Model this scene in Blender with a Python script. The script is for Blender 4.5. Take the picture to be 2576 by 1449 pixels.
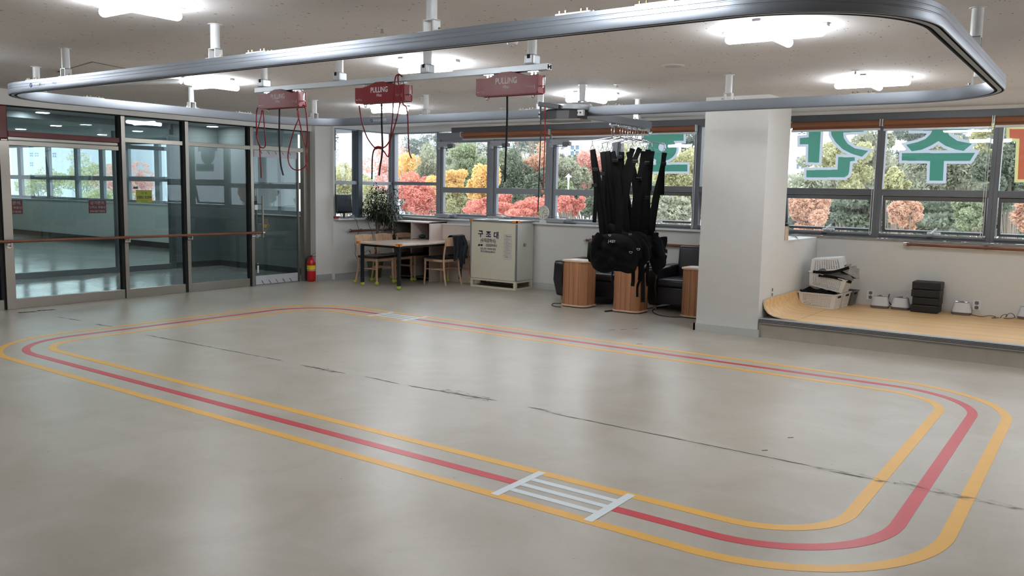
import bpy, math, random
import numpy as np
from mathutils import Vector, Matrix

for o in list(bpy.data.objects): bpy.data.objects.remove(o, do_unlink=True)
SC = bpy.context.scene
COL = SC.collection

# ------------------------------------------------------------------ camera
IW, IH, FPX = 2576, 1449, 2115.23
YAW, PITCH, ROLL, CH = 0.619106, 0.115788, 0.019756, 1.6
_f = Vector((-math.sin(YAW), math.cos(YAW), 0)); _r = Vector((math.cos(YAW), math.sin(YAW), 0)); _u = Vector((0, 0, 1))
_f2 = _f*math.cos(PITCH) - _u*math.sin(PITCH); _u2 = _u*math.cos(PITCH) + _f*math.sin(PITCH)
_r3 = _r*math.cos(ROLL) + _u2*math.sin(ROLL); _u3 = _u2*math.cos(ROLL) - _r*math.sin(ROLL)
CAMLOC = Vector((0, 0, CH))
cd = bpy.data.cameras.new('camera'); cam = bpy.data.objects.new('camera', cd); COL.objects.link(cam)
cam.matrix_world = Matrix.Translation(CAMLOC) @ Matrix((_r3, _u3, -_f2)).transposed().to_4x4()
cd.sensor_width = 36; cd.sensor_fit = 'HORIZONTAL'; cd.lens = FPX/IW*36; cd.clip_start = 0.05; cd.clip_end = 400
SC.camera = cam

def at(px, py, ax, v):
    """world point where the surveyed sight line through a photo pixel meets the plane axis=v"""
    d = _f2 + _r3*((px-IW/2)/FPX) + _u3*((IH/2-py)/FPX)
    return CAMLOC + d*((v-CAMLOC[ax])/d[ax])

# ------------------------------------------------------------------ sky and exposure
W = bpy.data.worlds.new('world'); SC.world = W; W.use_nodes = True
nt = W.node_tree; nt.nodes.clear()
wo = nt.nodes.new('ShaderNodeOutputWorld'); bg = nt.nodes.new('ShaderNodeBackground')
tc = nt.nodes.new('ShaderNodeTexCoord'); nz = nt.nodes.new('ShaderNodeTexNoise'); nz.inputs['Scale'].default_value = 1.6; nz.inputs['Detail'].default_value = 4
cr = nt.nodes.new('ShaderNodeValToRGB'); cr.color_ramp.elements[0].color = (0.88, 0.93, 1.0, 1); cr.color_ramp.elements[1].color = (0.97, 0.98, 1.0, 1)
cr.color_ramp.elements[0].position = 0.35; cr.color_ramp.elements[1].position = 0.6
nt.links.new(tc.outputs['Generated'], nz.inputs['Vector']); nt.links.new(nz.outputs['Fac'], cr.inputs['Fac'])
nt.links.new(cr.outputs['Color'], bg.inputs['Color']); bg.inputs['Strength'].default_value = 3.6
nt.links.new(bg.outputs[0], wo.inputs[0])
SC.view_settings.view_transform = 'Standard'; SC.view_settings.look = 'None'
SC.view_settings.gamma = 1; SC.view_settings.use_curve_mapping = False
SC.view_settings.exposure = 0.04
LAMP = 55.0            # ceiling lamp diffuser emission
SC.cycles.max_bounces = 8; SC.cycles.diffuse_bounces = 4; SC.cycles.glossy_bounces = 4
SC.cycles.transmission_bounces = 6; SC.cycles.transparent_max_bounces = 16
SC.cycles.sample_clamp_indirect = 6; SC.cycles.caustics_reflective = False; SC.cycles.caustics_refractive = False

# ------------------------------------------------------------------ materials
def C(r, g, b):
    f = lambda c: (c/255/12.92) if c/255 <= .04045 else ((c/255+.055)/1.055)**2.4
    return (f(r), f(g), f(b), 1)
MATS = {}
def mat(name, col, rough=.5, metal=0, spec=.5, vary=.06, scale=8, bump=0, bscale=60, emit=None, est=1, sheen=0, trans=0):
    if name in MATS: return MATS[name]
    m = bpy.data.materials.new(name); m.use_nodes = True; n = m.node_tree; b = n.nodes['Principled BSDF']
    b.inputs['Base Color'].default_value = col; b.inputs['Roughness'].default_value = rough; b.inputs['Metallic'].default_value = metal
    b.inputs['Specular IOR Level'].default_value = spec
    if sheen: b.inputs['Sheen Weight'].default_value = sheen
    if vary:
        t = n.nodes.new('ShaderNodeTexCoord'); nz = n.nodes.new('ShaderNodeTexNoise'); nz.inputs['Scale'].default_value = scale; nz.inputs['Detail'].default_value = 5
        n.links.new(t.outputs['Object'], nz.inputs['Vector'])
        mx = n.nodes.new('ShaderNodeMix'); mx.data_type = 'RGBA'
        mx.inputs[6].default_value = tuple(c*(1-vary) for c in col[:3])+(1,); mx.inputs[7].default_value = tuple(min(1, c*(1+vary)) for c in col[:3])+(1,)
        n.links.new(nz.outputs['Fac'], mx.inputs[0]); n.links.new(mx.outputs[2], b.inputs['Base Color'])
    if bump:
        t = n.nodes.new('ShaderNodeTexCoord'); nz = n.nodes.new('ShaderNodeTexNoise'); nz.inputs['Scale'].default_value = bscale; nz.inputs['Detail'].default_value = 3
        n.links.new(t.outputs['Object'], nz.inputs['Vector'])
        bp = n.nodes.new('ShaderNodeBump'); bp.inputs['Strength'].default_value = bump; bp.inputs['Distance'].default_value = .01
        n.links.new(nz.outputs['Fac'], bp.inputs['Height']); n.links.new(bp.outputs[0], b.inputs['Normal'])
    if emit:
        b.inputs['Emission Color'].default_value = emit; b.inputs['Emission Strength'].default_value = est
    MATS[name] = m
    return m
def glass(name, tint, refl=1.0, rough=0.0):
    m = bpy.data.materials.new(name); m.use_nodes = True; n = m.node_tree; n.nodes.clear()
    o = n.nodes.new('ShaderNodeOutputMaterial'); tr = n.nodes.new('ShaderNodeBsdfTransparent'); tr.inputs[0].default_value = tint
    g = n.nodes.new('ShaderNodeBsdfGlossy'); g.inputs['Roughness'].default_value = rough; g.inputs['Color'].default_value = (.9, .95, 1, 1)
    fr = n.nodes.new('ShaderNodeFresnel'); ge = n.nodes.new('ShaderNodeNewGeometry')
    io = n.nodes.new('ShaderNodeMapRange'); io.inputs['To Min'].default_value = 1.5; io.inputs['To Max'].default_value = 1/1.5
    n.links.new(ge.outputs['Backfacing'], io.inputs['Value']); n.links.new(io.outputs[0], fr.inputs[0])
    mu = n.nodes.new('ShaderNodeMath'); mu.operation = 'MULTIPLY'; mu.inputs[1].default_value = refl; mu.use_clamp = True
    mx = n.nodes.new('ShaderNodeMixShader')
    n.links.new(fr.outputs[0], mu.inputs[0]); n.links.new(mu.outputs[0], mx.inputs[0]); n.links.new(tr.outputs[0], mx.inputs[1]); n.links.new(g.outputs[0], mx.inputs[2]); n.links.new(mx.outputs[0], o.inputs[0])
    MATS[name] = m
    return m
def film(name, col, k=.75):
    """vinyl window lettering: mostly lit by the daylight coming through it"""
    m = bpy.data.materials.new(name); m.use_nodes = True; n = m.node_tree; n.nodes.clear()
    o = n.nodes.new('ShaderNodeOutputMaterial'); a = n.nodes.new('ShaderNodeBsdfTranslucent'); d = n.nodes.new('ShaderNodeBsdfDiffuse')
    t = n.nodes.new('ShaderNodeTexCoord'); nz = n.nodes.new('ShaderNodeTexNoise'); nz.inputs['Scale'].default_value = 3
    mc = n.nodes.new('ShaderNodeMix'); mc.data_type = 'RGBA'; mc.inputs[6].default_value = tuple(c*.94 for c in col[:3])+(1,); mc.inputs[7].default_value = col
    n.links.new(t.outputs['Object'], nz.inputs['Vector']); n.links.new(nz.outputs['Fac'], mc.inputs[0])
    for s in (a, d): n.links.new(mc.outputs[2], s.inputs[0])
    mx = n.nodes.new('ShaderNodeMixShader'); mx.inputs[0].default_value = k
    n.links.new(d.outputs[0], mx.inputs[1]); n.links.new(a.outputs[0], mx.inputs[2]); n.links.new(mx.outputs[0], o.inputs[0])
    MATS[name] = m
    return m
def wood(name, c1, c2, sx=3, sy=60, rough=.45, axis='Z', spec=.4):
    m = bpy.data.materials.new(name); m.use_nodes = True; n = m.node_tree; b = n.nodes['Principled BSDF']
    t = n.nodes.new('ShaderNodeTexCoord'); mp = n.nodes.new('ShaderNodeMapping'); nz = n.nodes.new('ShaderNodeTexNoise'); nz.inputs['Scale'].default_value = 1; nz.inputs['Detail'].default_value = 6
    s = {'Z': (sy, sy, sx), 'X': (sx, sy, sy), 'Y': (sy, sx, sy)}[axis]; mp.inputs['Scale'].default_value = s
    r = n.nodes.new('ShaderNodeValToRGB'); r.color_ramp.elements[0].color = c1; r.color_ramp.elements[1].color = c2; r.color_ramp.elements[0].position = .36; r.color_ramp.elements[1].position = .64
    n.links.new(t.outputs['Object'], mp.inputs[0]); n.links.new(mp.outputs[0], nz.inputs['Vector']); n.links.new(nz.outputs['Fac'], r.inputs[0]); n.links.new(r.outputs[0], b.inputs['Base Color'])
    b.inputs['Roughness'].default_value = rough; b.inputs['Specular IOR Level'].default_value = spec
    MATS[name] = m
    return m

def floor_mat(name, c1, c2, rough=.3, tile=.45, joint=.93, speck=True):
    m = bpy.data.materials.new(name); m.use_nodes = True; n = m.node_tree; b = n.nodes['Principled BSDF']; L = n.links.new
    t = n.nodes.new('ShaderNodeTexCoord')
    n1 = n.nodes.new('ShaderNodeTexNoise'); n1.inputs['Scale'].default_value = 1.6; n1.inputs['Detail'].default_value = 7; n1.inputs['Roughness'].default_value = .62; n1.inputs['Distortion'].default_value = .6
    L(t.outputs['Object'], n1.inputs['Vector'])
    r = n.nodes.new('ShaderNodeValToRGB'); r.color_ramp.elements[0].color = c1; r.color_ramp.elements[1].color = c2; r.color_ramp.elements[0].position = .38; r.color_ramp.elements[1].position = .6
    L(n1.outputs['Fac'], r.inputs[0])
    br = n.nodes.new('ShaderNodeTexBrick'); br.inputs['Scale'].default_value = 1; br.inputs['Brick Width'].default_value = .9; br.inputs['Row Height'].default_value = tile
    br.inputs['Color1'].default_value = (1, 1, 1, 1); br.inputs['Color2'].default_value = (.955, .945, .93, 1); br.inputs['Mortar'].default_value = (joint, joint, joint, 1); br.inputs['Mortar Size'].default_value = .0016; br.inputs['Bias'].default_value = .1
    L(t.outputs['Object'], br.inputs['Vector'])
    mx = n.nodes.new('ShaderNodeMix'); mx.data_type = 'RGBA'; mx.blend_type = 'MULTIPLY'; mx.inputs[0].default_value = 1
    L(r.outputs[0], mx.inputs[6]); L(br.outputs['Color'], mx.inputs[7]); out = mx.outputs[2]
    if speck:
        # grime: streaky scuffs and small dark flecks
        mp = n.nodes.new('ShaderNodeMapping'); mp.inputs['Scale'].default_value = (6, 14, 1); mp.inputs['Rotation'].default_value = (0, 0, .5); L(t.outputs['Object'], mp.inputs[0])
        n2 = n.nodes.new('ShaderNodeTexNoise'); n2.inputs['Scale'].default_value = 2.2; n2.inputs['Detail'].default_value = 9; n2.inputs['Roughness'].default_value = .75; L(mp.outputs[0], n2.inputs['Vector'])
        r2 = n.nodes.new('ShaderNodeValToRGB'); r2.color_ramp.elements[0].position = .27; r2.color_ramp.elements[0].color = (.82, .81, .79, 1); r2.color_ramp.elements[1].position = .43; r2.color_ramp.elements[1].color = (1, 1, 1, 1)
        L(n2.outputs['Fac'], r2.inputs[0])
        m2 = n.nodes.new('ShaderNodeMix'); m2.data_type = 'RGBA'; m2.blend_type = 'MULTIPLY'; m2.inputs[0].default_value = .3
        L(out, m2.inputs[6]); L(r2.outputs[0], m2.inputs[7])
        vo = n.nodes.new('ShaderNodeTexVoronoi'); vo.inputs['Scale'].default_value = 5.0; mp2 = n.nodes.new('ShaderNodeMapping'); mp2.inputs['Scale'].default_value = (1, 1.9, 1); mp2.inputs['Rotation'].default_value = (0, 0, 1.1)
        L(t.outputs['Object'], mp2.inputs[0]); L(mp2.outputs[0], vo.inputs['Vector'])
        r3 = n.nodes.new('ShaderNodeValToRGB'); r3.color_ramp.elements[0].position = .018; r3.color_ramp.elements[0].color = (.35, .33, .31, 1); r3.color_ramp.elements[1].position = .05; r3.color_ramp.elements[1].color = (1, 1, 1, 1)
        L(vo.outputs['Distance'], r3.inputs[0])
        n4 = n.nodes.new('ShaderNodeTexNoise'); n4.inputs['Scale'].default_value = 2.3; L(t.outputs['Object'], n4.inputs['Vector'])
        r4 = n.nodes.new('ShaderNodeValToRGB'); r4.color_ramp.elements[0].position = .52; r4.color_ramp.elements[1].position = .56; L(n4.outputs['Fac'], r4.inputs[0])
        m3 = n.nodes.new('ShaderNodeMix'); m3.data_type = 'RGBA'; m3.blend_type = 'MULTIPLY'; L(r4.outputs[0], m3.inputs[0]); L(m2.outputs[2], m3.inputs[6]); L(r3.outputs[0], m3.inputs[7]); out = m3.outputs[2]
    L(out, b.inputs['Base Color'])
    mr = n.nodes.new('ShaderNodeMapRange'); mr.inputs['To Min'].default_value = rough-.05; mr.inputs['To Max'].default_value = rough+.08; L(n1.outputs['Fac'], mr.inputs['Value']); L(mr.outputs[0], b.inputs['Roughness'])
    b.inputs['Specular IOR Level'].default_value = .42
    MATS[name] = m
    return m
def ceil_mat():
    m = bpy.data.materials.new('ceiling board'); m.use_nodes = True; n = m.node_tree; b = n.nodes['Principled BSDF']; L = n.links.new
    t = n.nodes.new('ShaderNodeTexCoord'); mp = n.nodes.new('ShaderNodeMapping'); mp.inputs['Scale'].default_value = (26, 13, 1); L(t.outputs['Object'], mp.inputs[0])
    vo = n.nodes.new('ShaderNodeTexVoronoi'); vo.inputs['Scale'].default_value = 1; vo.inputs['Randomness'].default_value = 1; L(mp.outputs[0], vo.inputs['Vector'])
    nz = n.nodes.new('ShaderNodeTexNoise'); nz.inputs['Scale'].default_value = 7; L(t.outputs['Object'], nz.inputs['Vector'])
    ad = n.nodes.new('ShaderNodeMath'); ad.operation = 'MULTIPLY_ADD'; ad.inputs[1].default_value = .5; ad.inputs[2].default_value = -.238; L(nz.outputs['Fac'], ad.inputs[0])
    sb = n.nodes.new('ShaderNodeMath'); sb.operation = 'SUBTRACT'; L(vo.outputs['Distance'], sb.inputs[0]); L(ad.outputs[0], sb.inputs[1])
    r = n.nodes.new('ShaderNodeValToRGB'); r.color_ramp.elements[0].position = .05; r.color_ramp.elements[0].color = (.24, .22, .20, 1); r.color_ramp.elements[1].position = .10; r.color_ramp.elements[1].color = C(236, 234, 235)
    L(sb.outputs[0], r.inputs[0])
    n5 = n.nodes.new('ShaderNodeTexNoise'); n5.inputs['Scale'].default_value = .7; n5.inputs['Detail'].default_value = 4; L(t.outputs['Object'], n5.inputs['Vector'])
    r5 = n.nodes.new('ShaderNodeValToRGB'); r5.color_ramp.elements[0].position = .35; r5.color_ramp.elements[0].color = (.93, .92, .90, 1); r5.color_ramp.elements[1].position = .6; r5.color_ramp.elements[1].color = (1, 1, 1, 1); L(n5.outputs['Fac'], r5.inputs[0])
    mx = n.nodes.new('ShaderNodeMix'); mx.data_type = 'RGBA'; mx.blend_type = 'MULTIPLY'; mx.inputs[0].default_value = 1; L(r.outputs[0], mx.inputs[6]); L(r5.outputs[0], mx.inputs[7])
    L(mx.outputs[2], b.inputs['Base Color']); b.inputs['Roughness'].default_value = .85
    MATS['ceiling board'] = m
    return m

M_FLOOR = floor_mat('floor vinyl', C(175, 167, 155), C(187, 180, 170), rough=.31)
M_HALL = floor_mat('hall floor', C(150, 152, 150), C(165, 167, 165), rough=.12, speck=False)
M_CEIL = ceil_mat()
M_WALL = mat('white wall paper', C(222, 221, 218), .75, vary=.03, bump=.05, bscale=200)
M_WALLD = mat('hall grey wall', C(222, 228, 222), .7, vary=.03)
M_DARKW = mat('corridor end wall', C(120, 126, 126), .6, vary=.05)
M_BASE = mat('grey skirting', C(165, 167, 168), .5)
M_BASED = mat('dark skirting', C(52, 56, 58), .5)
M_FRAME = mat('window frame grey', C(150, 154, 161), .42, .35, vary=.04)
M_FRAMED = mat('window frame dark grey', C(104, 106, 111), .42, .35, vary=.04)
M_SILL = mat('window sill white', C(232, 234, 236), .35)
M_STEEL = mat('brushed steel', C(165, 160, 152), .32, .9, vary=.08, scale=3)
M_ALU = mat('aluminium track', C(150, 156, 165), .42, .8, vary=.04, scale=2)
M_ALUL = mat('aluminium light', C(205, 212, 218), .38, .45, vary=.03)
M_CHROME = mat('chrome', C(225, 225, 228), .14, 1, vary=.02)
M_BLACK = mat('black plastic', C(22, 22, 24), .45)
M_SLOT = mat('dark slot', C(12, 11, 12), .8)
M_WPAINT = mat('white painted steel', C(226, 228, 230), .35, .0)
M_GLASS = glass('window glass', (.93, .96, .97, 1), 1.0)
M_PGLASS = glass('partition glass', (.80, .87, .87, 1), .75)
M_P2GLASS = glass('second partition glass', (.90, .95, .95, 1), .6)
M_LAMP = mat('lamp diffuser', (1, 1, 1, 1), .4, vary=0, emit=(.93, .97, 1, 1), est=LAMP)
M_DOWN = mat('downlight lens', (1, 1, 1, 1), .4, vary=0, emit=(.95, .98, 1, 1), est=110)
M_RED = mat('red painted panel', C(150, 20, 34), .35, vary=.04)
M_REDD = mat('dark red panel', C(92, 16, 22), .4)
M_TAPER = mat('red floor tape', C(196, 42, 58), .35, vary=.05)
M_TAPEY = mat('yellow floor tape', C(232, 176, 70), .38, vary=.06)
M_TAPEW = mat('white floor tape', C(222, 230, 234), .4, vary=.03)
M_SEAM = mat('dirty seam', C(70, 70, 68), .6, vary=.3, scale=30)
M_BROWN = mat('brown blind fabric', C(146, 94, 66), .7, vary=.08, scale=20)
M_RAILW = wood('brown handrail', C(104, 62, 44), C(130, 80, 58), 3, 40, axis='X')
M_RAILY = wood('brown handrail along', C(104, 62, 44), C(130, 80, 58), 3, 40, axis='Y')
M_KIOSK = wood('bamboo strip', C(154, 104, 74), C(190, 136, 98), .6, 30, .42)
M_PLY = wood('pale plywood', C(206, 176, 150), C(226, 198, 172), 3, 14, .5, axis='X')
M_CHAIR = wood('beech wood', C(196, 158, 128), C(216, 180, 150), 6, 30, .45)
M_TTOP = wood('table laminate', C(214, 192, 178), C(228, 208, 196), 3, 18, .24, axis='X')
M_PLAT = wood('maple vinyl', C(222, 180, 124), C(238, 200, 146), 1.2, 16, .4, axis='X')
M_BLEATH = mat('black leather', C(22, 23, 28), .32, vary=.1, bump=.15, bscale=40, spec=.6)
M_WEB = mat('black webbing', C(12, 12, 13), .85, vary=.15, bump=.2, bscale=160, spec=.2)
M_FAB = mat('black padded fabric', C(12, 12, 14), .9, vary=.2, bump=.4, bscale=24, spec=.15)
M_TEXTW = mat('white lettering', C(225, 225, 228), .5, vary=0)
M_TEXTG = mat('grey lettering', C(170, 150, 156), .5, vary=0)
M_TEXTN = mat('navy lettering', C(22, 26, 66), .5, vary=0)
M_TEXTB = mat('blue lettering', C(60, 92, 170), .5, vary=0)
M_TEXTK = mat('black lettering', C(28, 28, 30), .5, vary=0)

# ------------------------------------------------------------------ mesh helpers
ORG = {}
class MB:
    def __init__(s): s.v = []; s.f = []; s.m = []; s.mi = 0
    def add(s, vs, fs):
        o = len(s.v); s.v += [tuple(p) for p in vs]; s.f += [tuple(i+o for i in f) for f in fs]; s.m += [s.mi]*len(fs); return s
    def box(s, x0, x1, y0, y1, z0, z1):
        x0, x1 = sorted((x0, x1)); y0, y1 = sorted((y0, y1)); z0, z1 = sorted((z0, z1))
        return s.add([(x0,y0,z0),(x1,y0,z0),(x1,y1,z0),(x0,y1,z0),(x0,y0,z1),(x1,y0,z1),(x1,y1,z1),(x0,y1,z1)],
                     [(0,3,2,1),(4,5,6,7),(0,1,5,4),(1,2,6,5),(2,3,7,6),(3,0,4,7)])
    def obox(s, c, sz, M=None):
        c = Vector(c); h = Vector(sz)/2; vs = []
        for z in (-1, 1):
            for x, y in ((-1,-1),(1,-1),(1,1),(-1,1)):
                p = Vector((x*h.x, y*h.y, z*h.z)); vs.append(c+(M @ p if M else p))
        return s.add(vs, [(0,3,2,1),(4,5,6,7),(0,1,5,4),(1,2,6,5),(2,3,7,6),(3,0,4,7)])
    def beam(s, a, b, w, h, up=(0,0,1)):
        a = Vector(a); b = Vector(b); d = (b-a).normalized(); x = d.cross(Vector(up))
        if x.length < 1e-4: x = Vector((1,0,0))
        x.normalize(); z = x.cross(d)
        vs = [p+x*(i*w/2)+z*(j*h/2) for p in (a, b) for i, j in ((-1,-1),(1,-1),(1,1),(-1,1))]
        return s.add(vs, [(0,1,2,3),(7,6,5,4),(0,4,5,1),(1,5,6,2),(2,6,7,3),(3,7,4,0)])
    def tube(s, path, r, n=8, caps=True):
        path = [Vector(p) for p in path]; rs = r if isinstance(r, (list, tuple)) else [r]*len(path); vs = []; ref = None
        for i, p in enumerate(path):
            d = (path[min(i+1, len(path)-1)]-path[max(i-1, 0)])
            d = d.normalized() if d.length > 1e-9 else Vector((0, 0, 1))
            if ref is None: ref = Vector((0,0,1)) if abs(d.z) < .9 else Vector((1,0,0))
            x = d.cross(ref); x = x.normalized() if x.length > 1e-6 else Vector((1,0,0)); y = d.cross(x); ref = -y if False else ref
            if i == 0: px_ = x
            else:
                x = px_ - d*px_.dot(d); x = x.normalized() if x.length > 1e-6 else px_; px_ = x; y = d.cross(x)
            vs += [p+x*(rs[i]*math.cos(2*math.pi*k/n))+y*(rs[i]*math.sin(2*math.pi*k/n)) for k in range(n)]
        fs = [(i*n+k, i*n+(k+1) % n, (i+1)*n+(k+1) % n, (i+1)*n+k) for i in range(len(path)-1) for k in range(n)]
        if caps: fs += [tuple(range(n-1, -1, -1)), tuple((len(path)-1)*n+k for k in range(n))]
        return s.add(vs, fs)
    def cyl(s, a, b, r, n=16, r2=None): return s.tube([a, b], [r, r if r2 is None else r2], n)
    def lathe(s, prof, c=(0,0,0), n=20, sx=1, sy=1):
        vs = [(c[0]+r*sx*math.cos(2*math.pi*k/n), c[1]+r*sy*math.sin(2*math.pi*k/n), c[2]+z) for r, z in prof for k in range(n)]
        fs = [(i*n+k, i*n+(k+1) % n, (i+1)*n+(k+1) % n, (i+1)*n+k) for i in range(len(prof)-1) for k in range(n)]
        fs += [tuple(range(n-1, -1, -1)), tuple((len(prof)-1)*n+k for k in range(n))]
        return s.add(vs, fs)
    def prism(s, poly, ax, a, b):
        """poly: 2-D points in the two axes other than ax, extruded from a to b along ax"""
        def P(p, t):
            q = list(p); q.insert(ax, t); return q
        n = len(poly); vs = [P(p, a) for p in poly]+[P(p, b) for p in poly]
        fs = [tuple(range(n-1, -1, -1)), tuple(range(n, 2*n))]+[(i, (i+1) % n, n+(i+1) % n, n+i) for i in range(n)]
        return s.add(vs, fs)
    def ribbon(s, path, w, t=.003, side=(1,0,0)):
        """flat strap along path, w wide along side, t thick"""
        path = [Vector(p) for p in path]; sd = side if callable(side) else (lambda i: Vector(side)); vs = []
        for i, p in enumerate(path):
            d = (path[min(i+1, len(path)-1)]-path[max(i-1, 0)]).normalized(); x = sd(i); x = (x-d*x.dot(d)).normalized(); y = d.cross(x)
            vs += [p-x*w/2-y*t/2, p+x*w/2-y*t/2, p+x*w/2+y*t/2, p-x*w/2+y*t/2]
        n = len(path); fs = [(i*4+k, i*4+(k+1) % 4, (i+1)*4+(k+1) % 4, (i+1)*4+k) for i in range(n-1) for k in range(4)]+[(3,2,1,0), ((n-1)*4, (n-1)*4+1, (n-1)*4+2, (n-1)*4+3)]
        return s.add(vs, fs)
    def sphere(s, c, r, n=12, sc=(1,1,1)):
        prof = [(max(1e-4, math.sin(math.pi*i/n)), -math.cos(math.pi*i/n)) for i in range(n+1)]
        k0 = len(s.v); s.lathe(prof, (0,0,0), n*2)
        for i in range(k0, len(s.v)):
            v = s.v[i]; s.v[i] = (c[0]+v[0]*r*sc[0], c[1]+v[1]*r*sc[1], c[2]+v[2]*r*sc[2])
        return s
    def ring(s, c, R, r, nrm=(0,1,0), n=16, m=6, a0=0, a1=360):
        nrm = Vector(nrm).normalized(); x = nrm.orthogonal().normalized(); y = nrm.cross(x)
        if abs(nrm.y) > .9: x, y = Vector((1,0,0)), Vector((0,0,1))
        return s.tube([Vector(c)+x*R*math.cos(math.radians(a0+(a1-a0)*i/n))+y*R*math.sin(math.radians(a0+(a1-a0)*i/n)) for i in range(n+1)], r, m)
    def xf(s, M, k0=0):
        for i in range(k0, len(s.v)): s.v[i] = tuple(M @ Vector(s.v[i]))
        return s
    def build(s, name, m, parent=None, smooth=False, bevel=0, seg=2, sub=0, label=None, world=True):
        ms = m if isinstance(m, (list, tuple)) else [m]
        me = bpy.data.meshes.new(name); v = np.array(s.v, dtype=float)
        if parent is not None: org = Vector(ORG.get(parent.name, (0,0,0)))
        else:
            mn, mxx = v.min(0), v.max(0); org = Vector(((mn[0]+mxx[0])/2, (mn[1]+mxx[1])/2, mn[2]))
        if parent is not None or True: v = v - np.array(org)
        me.from_pydata([tuple(p) for p in v], [], s.f); me.update()
        for q in ms: me.materials.append(q)
        if len(ms) > 1: me.polygons.foreach_set('material_index', s.m)
        o = bpy.data.objects.new(name, me); COL.objects.link(o)
        if parent is not None: o.parent = parent
        else: o.location = org
        ORG[o.name] = tuple(org)
        import bmesh
        bm = bmesh.new(); bm.from_mesh(me); bmesh.ops.recalc_face_normals(bm, faces=bm.faces); bm.to_mesh(me); bm.free()
        if smooth:
            me.polygons.foreach_set('use_smooth', [True]*len(me.polygons))
            if not sub: 
                try: me.set_sharp_from_angle(angle=math.radians(40))
                except Exception: pass
        if bevel:
            b = o.modifiers.new('bevel', 'BEVEL'); b.width = bevel; b.segments = seg; b.limit_method = 'ANGLE'; b.angle_limit = math.radians(40)
        if sub:
            b = o.modifiers.new('sub', 'SUBSURF'); b.levels = sub; b.render_levels = sub
        if label: o['label'] = label
        return o
def empty(name, loc, label, cat, group=None, kind=None):
    o = bpy.data.objects.new(name, None); COL.objects.link(o); o.location = loc; o.empty_display_size = .1
    ORG[o.name] = tuple(loc)
    return tag(o, label, cat, group, kind)
def tag(o, label=None, cat=None, group=None, kind=None):
    if label: o['label'] = label
    if cat: o['category'] = cat
    if group: o['group'] = group
    if kind: o['kind'] = kind
    return o
def struct(name, mb, m, label, **k):
    o = mb.build(name, m, **k); return tag(o, label, name.split('_')[0], kind='structure')
def copy_tree(o, parent=None):
    c = o.copy(); COL.objects.link(c); c.parent = parent
    for ch in o.children: copy_tree(ch, c)
    return c
FONTC = {}
def text(s, org, u, v, size, m, parent, name='lettering', offset=0, align='CENTER', thick=.0004, label=None, sx=1, retmb=False):
    """lettering as flat mesh: org = anchor on the surface, u/v = writing and up direction"""
    c = bpy.data.curves.new('t', 'FONT'); c.body = s; c.size = 1; c.align_x = align; c.offset = offset; c.fill_mode = 'FRONT'; c.resolution_u = 3
    o = bpy.data.objects.new('t', c); COL.objects.link(o); bpy.context.view_layer.update()
    me = o.evaluated_get(bpy.context.evaluated_depsgraph_get()).to_mesh()
    u = Vector(u).normalized(); v = Vector(v).normalized(); n = u.cross(v); org = Vector(org)
    mb = MB(); mb.v = [tuple(org+u*(p.co.x*size*sx)+v*(p.co.y*size)+n*thick) for p in me.vertices]
    mb.f = [tuple(p.vertices) for p in me.polygons]; mb.m = [0]*len(mb.f)
    bpy.data.objects.remove(o, do_unlink=True); bpy.data.curves.remove(c)
    if retmb: return mb
    return mb.build(name, m, parent, label=label)
def smoothpath(pts, k=6):
    P = [Vector(p) for p in pts]; out = []
    for i in range(len(P)-1):
        a = P[max(i-1, 0)]; b = P[i]; c = P[i+1]; d = P[min(i+2, len(P)-1)]
        for j in range(k):
            t = j/k; out.append(.5*((2*b)+(c-a)*t+(2*a-5*b+4*c-d)*t*t+(3*b-a-3*c+d)*t**3))
    out.append(P[-1]); return out
X, Y, Z = Vector((1,0,0)), Vector((0,1,0)), Vector((0,0,1))
random.seed(7); RNG = np.random.default_rng(5)
PX = -11.09      # room face of the glass partition
BY = 11.45       # face of the wall under the windows
WY = 11.55       # window plane
LX = -10.92      # face of the short left wall
CZ = 2.70        # ceiling height

# =================================================================== STRUCTURE
struct('floor', MB().box(PX-.05, 5, -6, 11.7, -.15, 0), M_FLOOR, 'beige marbled vinyl floor of the exercise hall')
struct('floor', MB().box(-29, PX-.05, -6, 12.3, -.15, 0).box(PX-.051, PX-.05, 0, .1, -.1, -.05), M_HALL, 'glossy grey floor of the corridor and empty hall behind the glass')
struct('ceiling', MB().box(PX-.05, 5, -6, 11.7, CZ, CZ+.15), M_CEIL, 'off-white fissured board ceiling of the exercise hall')
struct('ceiling', MB().box(-29, PX-.05, -6, 12.3, CZ, CZ+.15), mat('hall ceiling', C(175, 180, 180), .7), 'grey ceiling of the corridor and empty hall behind the glass')
w = MB().box(-11.2, -3.19, BY, 11.7, 0, 1.06).box(-3.19, 5, BY, 11.7, 0, 1.06)
w.box(-11.2, 5, BY, 11.7, 2.66, CZ)
struct('wall_back', w, M_WALL, 'white wall under the row of windows')
struct('wall_left', MB().box(-11.2, -10.98, 9.69, 10.0, 0, CZ).box(-11.2, -10.98, 9.655, 9.69, 0, CZ).box(-11.1, LX, 10.0, 10.03, 1.03, 2.62).box(-11.2, LX, 10.0, BY+.05, 0, 1.03).box(-11.2, LX, 10.0, BY+.05, 2.62, CZ),
       M_WALL, 'short white wall right of the glass doors, under the left corner window')
struct('wall_left', MB().box(-11.19, PX+.03, -6, 9.66, 2.51, CZ), M_WALL, 'white strip of wall above the glass partition')
struct('wall_front', MB().box(-29, 5.2, -6.2, -6, 0, CZ), M_WALL, 'white wall behind the viewer')
struct('wall_right', MB().box(5, 5.2, -6.2, 11.7, 0, CZ), M_WALL, 'white wall at the right end of the hall')
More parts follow.
